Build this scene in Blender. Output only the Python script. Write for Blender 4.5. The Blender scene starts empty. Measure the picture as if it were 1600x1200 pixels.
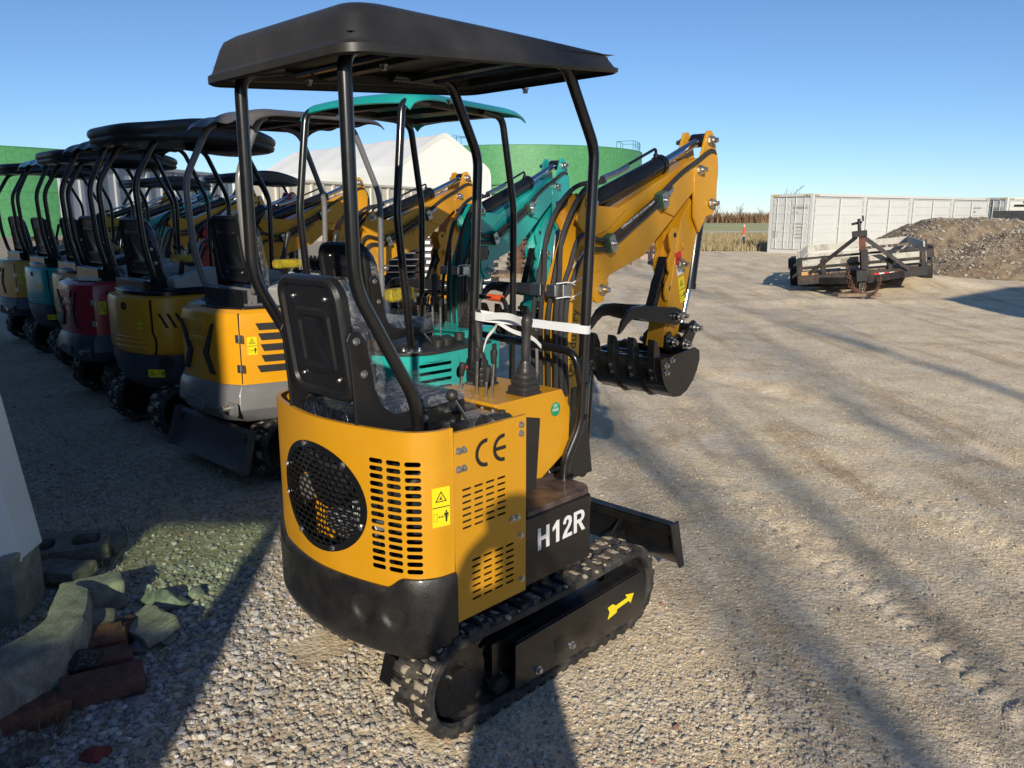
import bpy, bmesh, math, random
from mathutils import Vector, Matrix, noise
R = math.radians
random.seed(7)
sc = bpy.context.scene
col = sc.collection
V = Vector

# ------------------------------------------------------------------ materials
MATS = {}
def nodes_of(name):
    m = bpy.data.materials.new(name); m.use_nodes = True
    nt = m.node_tree; nt.nodes.clear()
    out = nt.nodes.new('ShaderNodeOutputMaterial')
    return m, nt, out
def N(nt, t, **kw):
    n = nt.nodes.new('ShaderNode' + t)
    for k, v in kw.items():
        if k.startswith('_'): setattr(n, k[1:], v)
        else: n.inputs[k].default_value = v
    return n
def L(nt, a, ao, b, bi): nt.links.new(a.outputs[ao], b.inputs[bi])
def ramp(nt, stops):
    r = nt.nodes.new('ShaderNodeValToRGB'); e = r.color_ramp.elements
    while len(e) < len(stops): e.new(0.5)
    for i, (p, c) in enumerate(stops):
        e[i].position = p; e[i].color = (c[0], c[1], c[2], 1) if hasattr(c, '__len__') else (c, c, c, 1)
    return r
def mixc(nt, blend='MIX', fac=None):
    m = nt.nodes.new('ShaderNodeMix'); m.data_type = 'RGBA'; m.blend_type = blend
    if fac is not None: m.inputs[0].default_value = fac
    return m
def paint(name, c, rough=.32, coat=.35, dust=.25, dustc=(.42, .36, .28), bump=.02, metal=0., scale=6., spec=.5, var=.12, dusth=None):
    """painted steel or moulded plastic with blotchy wear, fine dust and faint orange peel"""
    if name in MATS: return MATS[name]
    m, nt, out = nodes_of(name)
    tc = N(nt, 'TexCoord')
    n1 = N(nt, 'TexNoise', Scale=scale, Detail=8., Roughness=.65); L(nt, tc, 'Object', n1, 'Vector')
    n2 = N(nt, 'TexNoise', Scale=scale*14, Detail=4., Roughness=.7); L(nt, tc, 'Object', n2, 'Vector')
    dark = [x*(1-var) for x in c]; lite = [min(1, x*(1+var*.6)) for x in c]
    r1 = ramp(nt, [(.3, dark), (.7, lite)]); L(nt, n1, 'Fac', r1, 'Fac')
    # dust mask = up-facing + noise
    geo = N(nt, 'NewGeometry'); sep = N(nt, 'SeparateXYZ'); L(nt, geo, 'Normal', sep, 'Vector')
    up = N(nt, 'MapRange'); up.inputs[1].default_value = -.3; up.inputs[2].default_value = 1.; up.inputs[3].default_value = .15; up.inputs[4].default_value = 1.
    L(nt, sep, 'Z', up, 'Value')
    r2 = ramp(nt, [(.42, 0.), (.72, 1.)]); L(nt, n1, 'Fac', r2, 'Fac')
    r3 = ramp(nt, [(.35, .3), (.7, 1.)]); L(nt, n2, 'Fac', r3, 'Fac')
    mu = N(nt, 'Math', _operation='MULTIPLY'); L(nt, r2, 'Color', mu, 0); L(nt, r3, 'Color', mu, 1)
    mu2 = N(nt, 'Math', _operation='MULTIPLY'); L(nt, mu, 0, mu2, 0); L(nt, up, 0, mu2, 1)
    mu3 = N(nt, 'Math', _operation='MULTIPLY'); L(nt, mu2, 0, mu3, 0); mu3.inputs[1].default_value = dust
    fac = mu3
    if dusth:
        sp = N(nt, 'SeparateXYZ'); L(nt, geo, 'Position', sp, 'Vector')
        mr = N(nt, 'MapRange'); mr.inputs[1].default_value = 0.; mr.inputs[2].default_value = dusth; mr.inputs[3].default_value = .35; mr.inputs[4].default_value = 0.
        L(nt, sp, 'Z', mr, 'Value')
        m4 = N(nt, 'Math', _operation='MULTIPLY'); L(nt, mr, 0, m4, 0); L(nt, r3, 'Color', m4, 1)
        ad = N(nt, 'Math', _operation='ADD', _use_clamp=True); L(nt, mu3, 0, ad, 0); L(nt, m4, 0, ad, 1); fac = ad
    mx = mixc(nt); L(nt, fac, 0, mx, 0); L(nt, r1, 'Color', mx, 6); mx.inputs[7].default_value = (*dustc, 1)
    b = N(nt, 'BsdfPrincipled'); L(nt, mx, 2, b, 'Base Color')
    rr = N(nt, 'MapRange'); rr.inputs[3].default_value = rough*.8; rr.inputs[4].default_value = min(1, rough*1.5)
    L(nt, n1, 'Fac', rr, 'Value'); L(nt, rr, 0, b, 'Roughness')
    b.inputs['Metallic'].default_value = metal; b.inputs['Coat Weight'].default_value = coat
    b.inputs['Coat Roughness'].default_value = .12; b.inputs['Specular IOR Level'].default_value = spec
    if bump:
        bp = N(nt, 'Bump', Strength=bump*8, Distance=.003); L(nt, n2, 'Fac', bp, 'Height'); L(nt, bp, 'Normal', b, 'Normal')
    L(nt, b, 'BSDF', out, 'Surface')
    MATS[name] = m; return m
def rust_mat(name, c1, c2, scale=5., rough=.8, mid=.5, bump=.3, metal=0.):
    if name in MATS: return MATS[name]
    m, nt, out = nodes_of(name)
    tc = N(nt, 'TexCoord')
    n1 = N(nt, 'TexNoise', Scale=scale, Detail=10., Roughness=.7, Distortion=.4); L(nt, tc, 'Object', n1, 'Vector')
    n2 = N(nt, 'TexNoise', Scale=scale*9, Detail=6., Roughness=.7); L(nt, tc, 'Object', n2, 'Vector')
    r = ramp(nt, [(mid-.12, c1), (mid+.1, c2)]); L(nt, n1, 'Fac', r, 'Fac')
    mx = mixc(nt, 'MULTIPLY', .6); r2 = ramp(nt, [(.3, .45), (.75, 1.2)]); L(nt, n2, 'Fac', r2, 'Fac')
    L(nt, r, 'Color', mx, 6); L(nt, r2, 'Color', mx, 7)
    b = N(nt, 'BsdfPrincipled', Roughness=rough, Metallic=metal); L(nt, mx, 2, b, 'Base Color')
    bp = N(nt, 'Bump', Strength=bump, Distance=.01); L(nt, n2, 'Fac', bp, 'Height'); L(nt, bp, 'Normal', b, 'Normal')
    L(nt, b, 'BSDF', out, 'Surface'); MATS[name] = m; return m

YEL = paint('yellow_paint', (.60, .285, .007), .36, .18, .16, bump=.006, var=.05)
YEL2 = paint('yellow_paint_far', (.74, .34, .008), .34, .25, .10, var=.05)
TEAL = paint('teal_paint', (.008, .40, .36), .3, .5, .1, var=.05)
RED = paint('red_paint', (.42, .012, .025), .3, .5, .12, var=.06)
BLK = paint('black_paint', (.009, .009, .010), .24, .35, .10, dustc=(.12, .10, .08), var=.2, bump=.006)
BLKLOW = paint('black_paint_low', (.009, .009, .010), .26, .3, .22, dustc=(.20, .17, .13), var=.2, scale=9., dusth=.16)
CASTB = paint('black_casting', (.014, .014, .015), .34, .25, .45, dustc=(.12, .105, .085), bump=.06, scale=9., var=.3)
PLAS = paint('black_plastic', (.022, .022, .023), .42, .1, .35, dustc=(.20, .16, .12), bump=.01, var=.2)
ROOF = paint('roof_plastic', (.028, .027, .026), .40, .12, .5, dustc=(.10, .085, .065), bump=.01, scale=3., var=.25)
SEATP = paint('seat_shell', (.010, .010, .011), .36, .15, .08, dustc=(.15, .13, .11), bump=.02)
NAVY = paint('dark_bumper', (.05, .06, .08), .4, .1, .2, var=.1)
GREY = paint('grey_paint', (.17, .17, .175), .35, .25, .15, var=.08)
GREYL = paint('grey_panel', (.42, .42, .40), .45, .1, .2, var=.08)
CHROME = paint('chrome', (.75, .76, .78), .12, 0, .05, metal=1., var=.03, bump=0)
ZINC = paint('zinc', (.62, .62, .60), .3, 0, .25, metal=1., var=.2, scale=30.)
ALU = paint('cast_aluminium', (.55, .57, .58), .45, 0, .25, metal=.85, var=.25, scale=20.)
GREEN = paint('green_clamp', (.03, .12, .08), .5, 0, .1)
HOSE = paint('hose_rubber', (.03, .03, .032), .5, .1, .2, dustc=(.14, .12, .10), bump=.01, scale=20.)
RUBBER = paint('track_rubber', (.02, .02, .021), .6, 0, .9, dustc=(.30, .255, .20), bump=.08, scale=16., var=.3)
MUD = paint('dried_mud', (.44, .37, .28), .95, 0, .5, dustc=(.48, .42, .33), bump=.12, scale=25., var=.35, spec=.1)
STICK = paint('sticker_yellow', (.85, .68, .01), .35, .2, .08, var=.03)
STICKR = paint('sticker_red', (.65, .02, .02), .35, .2, .08, var=.03)
INK = paint('black_ink', (.012, .012, .012), .4, .1, .05)
WHITE = paint('white_ink', (.75, .75, .76), .4, .1, .08, var=.03)
GSTICK = paint('sticker_green', (.01, .28, .12), .35, .2, .05)
STRAP = paint('white_strap', (.72, .74, .76), .3, .2, .05, var=.05)
MAT = paint('brown_floor_mat', (.075, .045, .04), .38, .25, .8, dustc=(.30, .23, .18), bump=.12, scale=14., var=.35)
ORANGE = paint('orange_grip', (.75, .10, .02), .4, .2, .1)
MIRR = paint('lamp_lens', (.8, .8, .8), .1, 0, .05, metal=1.)

def seat_vinyl():
    m, nt, out = nodes_of('wrapped_vinyl')
    tc = N(nt, 'TexCoord'); mp = N(nt, 'Mapping'); mp.inputs['Scale'].default_value = (3, 9, 6); mp.inputs['Rotation'].default_value = (0, 0, .7)
    L(nt, tc, 'Object', mp, 'Vector')
    n = N(nt, 'TexNoise', Scale=3.5, Detail=7., Roughness=.55, Distortion=1.4); L(nt, mp, 'Vector', n, 'Vector')
    r = ramp(nt, [(.40, (.008, .010, .018)), (.56, (.014, .020, .040)), (.60, (.03, .04, .07)), (.63, (.012, .016, .03))]); L(nt, n, 'Fac', r, 'Fac')  # narrow paler stop paints thin highlight streaks into the vinyl colour
    b = N(nt, 'BsdfPrincipled', Roughness=.16); b.inputs['Coat Weight'].default_value = .8; b.inputs['Coat Roughness'].default_value = .06
    L(nt, r, 'Color', b, 'Base Color')
    bp = N(nt, 'Bump', Strength=.9, Distance=.02); L(nt, n, 'Fac', bp, 'Height'); L(nt, bp, 'Normal', b, 'Normal'); L(nt, bp, 'Normal', b, 'Coat Normal')
    L(nt, b, 'BSDF', out, 'Surface'); return m
VINYL = seat_vinyl()
def film_mat(name='plastic_film', tint=(.9, .93, .95), dens=.04):
    m, nt, out = nodes_of(name)
    tc = N(nt, 'TexCoord')
    n = N(nt, 'TexNoise', Scale=9., Detail=8., Roughness=.6, Distortion=1.8); L(nt, tc, 'Object', n, 'Vector')
    r = ramp(nt, [(.47, dens*.6), (.515, dens+.13), (.54, dens), (.66, dens+.05), (.69, dens+.14), (.72, dens)]); L(nt, n, 'Fac', r, 'Fac')
    t = N(nt, 'BsdfTransparent'); t.inputs[0].default_value = (.93, .95, .96, 1)
    g = N(nt, 'BsdfPrincipled', Roughness=.15); g.inputs['Base Color'].default_value = (*tint, 1)
    bp = N(nt, 'Bump', Strength=1., Distance=.02); L(nt, n, 'Fac', bp, 'Height'); L(nt, bp, 'Normal', g, 'Normal')
    mx = N(nt, 'MixShader'); L(nt, r, 'Color', mx, 0); L(nt, t, 0, mx, 1); L(nt, g, 0, mx, 2)
    L(nt, mx, 0, out, 'Surface'); return m
FILM = film_mat()
WHFILM = film_mat('white_film', (.8, .82, .84), .55)

# ------------------------------------------------------------------ mesh builder
def arc_path(pts, rad=.05, n=6):
    """polyline with rounded corners"""
    pts = [V(p) for p in pts]; out = [pts[0]]
    for i in range(1, len(pts)-1):
        a, b, c = pts[i-1], pts[i], pts[i+1]
        d1 = (a-b); d2 = (c-b); r = min(rad, d1.length*.45, d2.length*.45)
        p1 = b + d1.normalized()*r; p2 = b + d2.normalized()*r
        for k in range(n+1):
            t = k/n; out.append(p1*(1-t)**2 + b*2*t*(1-t) + p2*t*t)
    out.append(pts[-1]); return out
def spline(pts, n=8):
    pts = [V(p) for p in pts]; P = [pts[0]*2-pts[1]] + pts + [pts[-1]*2-pts[-2]]; out = []
    for i in range(1, len(P)-2):
        for k in range(n):
            t = k/n; a, b, c, d = P[i-1], P[i], P[i+1], P[i+2]
            out.append(.5*((2*b) + (c-a)*t + (2*a-5*b+4*c-d)*t*t + (3*b-a-3*c+d)*t**3))
    out.append(pts[-1]); return out
SPLIT = {'top_railing', 'drive_wheel', 'roller', 'hinge', 'engine_casting', 'cable_tie', 'hose_bracket', 'hose_fitting', 'post_flange', 'cage_bracket', 'fuel_cap', 'linkage', 'lifting_hole_patch', 'chevron', 'pressed_panel', 'bumper_panel', 'bolt_hole', 'side_plate', 'engine_bracket', 'roof_crossbar', 'lock_bar', 'red_reflector', 'white_reflector', 'head_board', 'brace'}
def pieces(verts, faces, gap=.0025):
    """groups of faces that touch or nearly touch"""
    par = list(range(len(verts)))
    def fd(i):
        while par[i] != i: par[i] = par[par[i]]; i = par[i]
        return i
    for f in faces:
        for k in f[1:]: par[fd(k)] = fd(f[0])
    bb = {}
    for i, v in enumerate(verts):
        r = fd(i); b = bb.get(r)
        if b is None: bb[r] = [v.x, v.y, v.z, v.x, v.y, v.z]
        else:
            for a in range(3): b[a] = min(b[a], v[a]); b[a+3] = max(b[a+3], v[a])
    ks = list(bb); up = {k: k for k in ks}
    def f2(k):
        while up[k] != k: k = up[k]
        return k
    for i, a in enumerate(ks):
        for b in ks[i+1:]:
            A, B = bb[a], bb[b]
            if all(A[q]-gap <= B[q+3] and B[q]-gap <= A[q+3] for q in range(3)): up[f2(a)] = f2(b)
    out = {}
    for n, f in enumerate(faces): out.setdefault(f2(fd(f[0])), []).append(n)
    return list(out.values())
class MB:
    def __init__(s, M=None): s.bm = bmesh.new(); s.M = M or Matrix(); s.mi = 0
    def v(s, p): return s.bm.verts.new(s.M @ V(p))
    def f(s, vs):
        try: fc = s.bm.faces.new(vs); fc.material_index = s.mi; return fc
        except ValueError: return None
    def quad(s, a, b, c, d): return s.f([s.v(a), s.v(b), s.v(c), s.v(d)])
    def box(s, c, sz, rot=None, taper=1.):
        c = V(c); hx, hy, hz = sz[0]/2, sz[1]/2, sz[2]/2
        Rm = rot if rot is not None else Matrix.Identity(3)
        vs = [s.v(c + Rm @ V((x*hx*(taper if z > 0 else 1), y*hy*(taper if z > 0 else 1), z*hz))) for z in (-1, 1) for x, y in ((-1, -1), (1, -1), (1, 1), (-1, 1))]
        for q in ((0, 3, 2, 1), (4, 5, 6, 7), (0, 1, 5, 4), (1, 2, 6, 5), (2, 3, 7, 6), (3, 0, 4, 7)): s.f([vs[i] for i in q])
        return s
    def bar(s, a, b, w, h, up=(0, 0, 1)):
        a, b = V(a), V(b); d = b-a; x = d.normalized(); y = V(up).cross(x)
        if y.length < 1e-4: y = V((0, 1, 0)).cross(x)
        y.normalize(); z = x.cross(y); Rm = Matrix((x, y, z)).transposed()
        return s.box((a+b)/2, (d.length, w, h), Rm)
    def prism(s, pts, ax, a, b):
        def P(p, t):
            if ax == 'y': return (p[0], t, p[1])
            if ax == 'x': return (t, p[0], p[1])
            return (p[0], p[1], t)
        A = [s.v(P(p, a)) for p in pts]; B = [s.v(P(p, b)) for p in pts]; n = len(pts)
        s.f(A[::-1]); s.f(B)
        for i in range(n): s.f([A[i], A[(i+1) % n], B[(i+1) % n], B[i]])
        return s
    def loft(s, rings, cap=True, closed=True):
        Rg = [[s.v(p) for p in r] for r in rings]; n = len(Rg[0])
        for i in range(len(Rg)-1):
            for k in range(n if closed else n-1):
                s.f([Rg[i][k], Rg[i][(k+1) % n], Rg[i+1][(k+1) % n], Rg[i+1][k]])
        if cap and closed: s.f(Rg[0][::-1]); s.f(Rg[-1])
        return s
    def tube(s, pts, r, seg=10, cap=True, flat=None):
        pts = [V(p) for p in pts]; n = len(pts); rings = []; up = None
        for i, p in enumerate(pts):
            d = (pts[min(i+1, n-1)] - pts[max(i-1, 0)]).normalized()
            if up is None:
                up = V((0, 0, 1)) if abs(d.z) < .9 else V((1, 0, 0))
                if flat: up = V(flat)
            u = (up - d*up.dot(d)).normalized(); w = d.cross(u); up = u
            rr = r[i] if hasattr(r, '__len__') else r
            rings.append([p + (u*math.cos(t) + w*math.sin(t))*rr for t in (2*math.pi*k/seg for k in range(seg))])
        return s.loft(rings, cap)
    def strip(s, pts, w, t, side=(0, 0, 1)):
        """flat band following pts, width w along side"""
        pts = [V(p) for p in pts]; sd = V(side).normalized(); n = len(pts); rings = []
        for i, p in enumerate(pts):
            d = (pts[min(i+1, n-1)] - pts[max(i-1, 0)]).normalized(); nn = d.cross(sd).normalized()
            rings.append([p+sd*w/2+nn*t/2, p-sd*w/2+nn*t/2, p-sd*w/2-nn*t/2, p+sd*w/2-nn*t/2])
        return s.loft(rings)
    def cyl(s, a, b, r0, r1=None, seg=16, cap=True): 
        r1 = r0 if r1 is None else r1
        return s.tube([a, b], [r0, r1], seg, cap)
    def lathe(s, o, d, prof, seg=20):
        """prof = [(distance along d, radius)]"""
        d = V(d).normalized(); u = V((0, 0, 1)) if abs(d.z) < .9 else V((1, 0, 0)); u = (u-d*u.dot(d)).normalized(); w = d.cross(u); o = V(o)
        return s.loft([[o+d*h + (u*math.cos(t)+w*math.sin(t))*max(r, 1e-4) for t in (2*math.pi*k/seg for k in range(seg))] for h, r in prof])
    def ball(s, c, r, seg=12, rings=8, sc=(1, 1, 1)):
        c = V(c); return s.loft([[c + V((math.cos(t)*math.sin(a)*r*sc[0], math.sin(t)*math.sin(a)*r*sc[1], -math.cos(a)*r*sc[2])) for t in (2*math.pi*k/seg for k in range(seg))] for a in (math.pi*(i+.02)/(rings+.04) for i in range(rings+1))])
    def bolt(s, p, d, r=.008, h=.007):
        p = V(p); d = V(d).normalized()
        s.lathe(p, d, [(0, r*1.45), (h*.25, r*1.45), (h*.25, r*1.0)], 12)
        s.lathe(p+d*h*.25, d, [(0, r), (h, r), (h*1.1, r*.8)], 6); return s
    def build(s, name, mat, parent=None, ang=35, bevel=0, seg=2, smooth=True, solid=0, label=None):
        if (name in SPLIT or 'bolt' in name or 'screw' in name) and not solid:
            s.bm.verts.index_update(); vs = [v.co.copy() for v in s.bm.verts]; fs = [[v.index for v in f.verts] for f in s.bm.faces]; mi = [f.material_index for f in s.bm.faces]
            pc = pieces(vs, fs)
            if len(pc) > 1:
                s.bm.free(); first = None
                for grp in pc:
                    m = MB(); mp = {}
                    for n_ in grp:
                        for k in fs[n_]:
                            if k not in mp: mp[k] = m.bm.verts.new(vs[k])
                        try: m.bm.faces.new([mp[k] for k in fs[n_]]).material_index = mi[n_]
                        except ValueError: pass
                    o = m._build(name, mat, parent, ang, bevel, seg, smooth, 0, label); first = first or o
                return first
        return s._build(name, mat, parent, ang, bevel, seg, smooth, solid, label)
    def _build(s, name, mat, parent, ang, bevel, seg, smooth, solid, label):
        bmesh.ops.remove_doubles(s.bm, verts=s.bm.verts, dist=1e-5) if len(s.bm.verts) < 60000 else None
        bmesh.ops.recalc_face_normals(s.bm, faces=s.bm.faces)
        me = bpy.data.meshes.new(name); s.bm.to_mesh(me); s.bm.free()
        for m in (mat if isinstance(mat, (list, tuple)) else [mat]): me.materials.append(m)
        if solid:
            o_ = bpy.data.objects.new('tmp', me); col.objects.link(o_); sm = o_.modifiers.new('t', 'SOLIDIFY'); sm.thickness = solid; sm.offset = -1
            dg = bpy.context.evaluated_depsgraph_get(); dg.update(); me2 = bpy.data.meshes.new_from_object(o_.evaluated_get(dg)); me2.name = name
            bpy.data.objects.remove(o_); bpy.data.meshes.remove(me); me = me2
        if smooth:
            me.polygons.foreach_set('use_smooth', [True]*len(me.polygons)); me.set_sharp_from_angle(angle=R(ang))
        o = bpy.data.objects.new(name, me); col.objects.link(o)
        if parent: o.parent = parent
        if bevel:
            b = o.modifiers.new('edge', 'BEVEL'); b.width = bevel; b.segments = seg; b.limit_method = 'ANGLE'; b.angle_limit = R(35); b.harden_normals = True
        if label: o['label'] = label
        return o
def thing(name, label, cat, loc=(0, 0, 0), rz=0, group=None):
    o = bpy.data.objects.new(name, None); col.objects.link(o); o.empty_display_size = .1
    o.location = loc; o.rotation_euler = (0, 0, rz); tag(o, label, cat, group); return o
def tag(o, label, cat, group=None):
    o['label'] = label; o['category'] = cat
    if group: o['group'] = group
    return o
def struct(o): o['kind'] = 'structure'; return o
def rotm(x=0, y=0, z=0): return Matrix.Rotation(z, 3, 'Z') @ Matrix.Rotation(y, 3, 'Y') @ Matrix.Rotation(x, 3, 'X')
def frame(o, xd, yd):
    """matrix: local x->xd, y->yd, z->normal at o"""
    x = V(xd).normalized(); y = V(yd); y = (y-x*y.dot(x)).normalized(); z = x.cross(y)
    M = Matrix((x, y, z)).transposed().to_4x4(); M.translation = V(o); return M
def text(name, s, size, M, mat, parent, depth=.001, bold=0., spacing=1., label=None, shear=0):
    cu = bpy.data.curves.new(name, 'FONT'); cu.body = s; cu.size = size; cu.extrude = depth; cu.offset = bold; cu.space_character = spacing
    cu.align_x = 'CENTER'; cu.align_y = 'CENTER'; cu.resolution_u = 3; cu.shear = shear
    t = bpy.data.objects.new(name, cu); col.objects.link(t)
    dg = bpy.context.evaluated_depsgraph_get(); me = bpy.data.meshes.new_from_object(t.evaluated_get(dg))
    bpy.data.objects.remove(t); bpy.data.curves.remove(cu)
    me.transform(M); me.materials.clear(); me.materials.append(mat); me.name = name
    o = bpy.data.objects.new(name, me); col.objects.link(o); o.parent = parent
    if label: o['label'] = label
    return o
def rrect(w, h, r, n=4, cx=0, cy=0):
    out = []
    for sx, sy, a0 in ((1, 1, 0), (-1, 1, 90), (-1, -1, 180), (1, -1, 270)):
        for k in range(n+1):
            a = R(a0+90*k/n); out.append((cx+sx*(w/2-r)+r*math.cos(a), cy+sy*(h/2-r)+r*math.sin(a)))
    return out
def sticker(name, M, w, h, parent, two=True):
    """yellow warning label: triangle above, keep-away figure below (or side by side)"""
    b = MB(M); b.mi = 0; b.prism(rrect(w, h, w*.04, 2), 'z', 0, .0006)
    b.mi = 1
    vert = h > w; cx, cy = (0, h*.25) if vert else (-w*.25, 0); s = min(w, h)*.38 if vert else min(w/2, h)*.42
    tri = [(cx+s*math.cos(R(a)), cy-s*.12+s*math.sin(R(a))) for a in (90, 210, 330)]; tin = [(cx+(x-cx)*.74, (cy-s*.12)+(y-cy+s*.12)*.74) for x, y in tri]
    for i in range(3):
        j = (i+1) % 3; b.prism([tri[i], tri[j], tin[j], tin[i]], 'z', .0008, .0012)
    b.prism([(cx-s*.3, cy-s*.32), (cx+s*.3, cy-s*.32), (cx+s*.05, cy-s*.1), (cx+s*.05, cy+s*.3), (cx-s*.08, cy)], 'z', .0008, .0012)
    cx, cy = (0, -h*.25) if vert else (w*.25, 0)
    if vert: b.prism([(-w*.48, -.0015), (w*.48, -.0015), (w*.48, .0015), (-w*.48, .0015)], 'z', .0008, .0011)
    # person
    px = cx+s*.75
    b.prism([(px-s*.1+.0, cy-s*.8), (px+s*.1, cy-s*.8), (px+s*.2, cy+.35*s), (px+s*.28, cy-s*.2), (px+s*.34, cy+.4*s), (px+s*.15, cy+s*.5), (px-s*.15, cy+s*.5), (px-s*.34, cy+.4*s), (px-s*.28, cy-s*.2), (px-s*.2, cy+.35*s)], 'z', .0008, .0012)
    b.prism([(px+s*.15*math.cos(t), cy+s*.68+s*.15*math.sin(t)) for t in (k*math.pi/4 for k in range(8))], 'z', .0008, .0012)
    ax = cx-s*.05
    b.prism([(ax-s*.4, cy), (ax-s*.2, cy+s*.16), (ax-s*.2, cy+.05*s), (ax+s*.2, cy+.05*s), (ax+s*.2, cy+s*.16), (ax+s*.4, cy), (ax+s*.2, cy-s*.16), (ax+s*.2, cy-.05*s), (ax-s*.2, cy-.05*s), (ax-s*.2, cy-s*.16)], 'z', .0008, .0012)
    o = [(cx-s*1.1, cy-s*.5), (cx-s*.6, cy-s*.5), (cx-s*.6, cy+s*.5), (cx-s*1.1, cy+s*.5)]; t = s*.04
    for i in range(4):
        p, q = o[i], o[(i+1) % 4]; b.box(((p[0]+q[0])/2, (p[1]+q[1])/2, .001), (abs(p[0]-q[0])+t, abs(p[1]-q[1])+t, .0004))
    return b.build(name, [STICK, INK], parent, smooth=False)
# ------------------------------------------------------------------ shared machine parts
def plan_curve(ctrl, n=14):
    c = [V((x, y, 0)) for x, y in ctrl]; c = c + [V((p.x, -p.y, 0)) for p in c[-2::-1]]
    C = spline(c, n); S = [0]
    for i in range(1, len(C)): S.append(S[-1] + (C[i]-C[i-1]).length)
    return C, S
class Wall:
    """maps (s along plan curve, z, outward offset) to a point"""
    def __init__(s, ctrl, n=14, poly=None):
        if poly:
            s.C = poly; s.S = [0]
            for i in range(1, len(poly)): s.S.append(s.S[-1] + (poly[i]-poly[i-1]).length)
        else: s.C, s.S = plan_curve(ctrl, n)
        s.len = s.S[-1]
    def __call__(s, t, z, off=0.):
        t = max(0, min(s.len-1e-6, t)); i = 0
        lo, hi = 0, len(s.S)-1
        while hi-lo > 1:
            m = (lo+hi)//2
            if s.S[m] <= t: lo = m
            else: hi = m
        i = lo; k = (t-s.S[i])/(s.S[i+1]-s.S[i]); p = s.C[i].lerp(s.C[i+1], k)
        a = s.C[max(i-1, 0)]; b = s.C[min(i+2, len(s.C)-1)]; d = (b-a).normalized()
        nrm = V((-d.y, d.x, 0)) if False else V((d.y, -d.x, 0))
        if nrm.dot(p - V((-.2, 0, 0))) < 0: nrm = -nrm
        return V((p.x+nrm.x*off, p.y+nrm.y*off, z))
def grid(b, W, s0, s1, z0, z1, off=0., ds=.02, dz=.2, zf=None):
    ns = max(1, round((s1-s0)/ds)); nz = max(1, round((z1-z0)/dz))
    pts = [[b.v(W(s0+(s1-s0)*i/ns, z0+(z1-z0)*j/nz, off)) for j in range(nz+1)] for i in range(ns+1)]
    for i in range(ns):
        for j in range(nz): b.f([pts[i][j], pts[i+1][j], pts[i+1][j+1], pts[i][j+1]])
def slotcell(b, W, cs, cz, cw, ch, hw, hh, off=0., r=None, n=4):
    """rectangular cell (cw x ch) with a rounded slot hole hw x hh"""
    r = r or hh/2; inner = rrect(hw, hh, r, n)
    outer = []
    for q, (sx, sy) in enumerate(((1, 1), (-1, 1), (-1, -1), (1, -1))):
        for k in range(n+1):
            x, y = inner[q*(n+1)+k]; t = k/n
            if q % 2 == 1: t = 1-t    # start on horizontal edge
            if t < .5: outer.append((sx*cw/2, y + (sy*ch/2-y)*t*2))
            elif t == .5: outer.append((sx*cw/2, sy*ch/2))
            else: outer.append((x + (sx*cw/2-x)*(1-t)*2, sy*ch/2))
    I = [b.v(W(cs+x, cz+y, off)) for x, y in inner]; O = [b.v(W(cs+x, cz+y, off)) for x, y in outer]; m = len(I)
    for i in range(m): b.f([O[i], O[(i+1) % m], I[(i+1) % m], I[i]])

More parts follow.
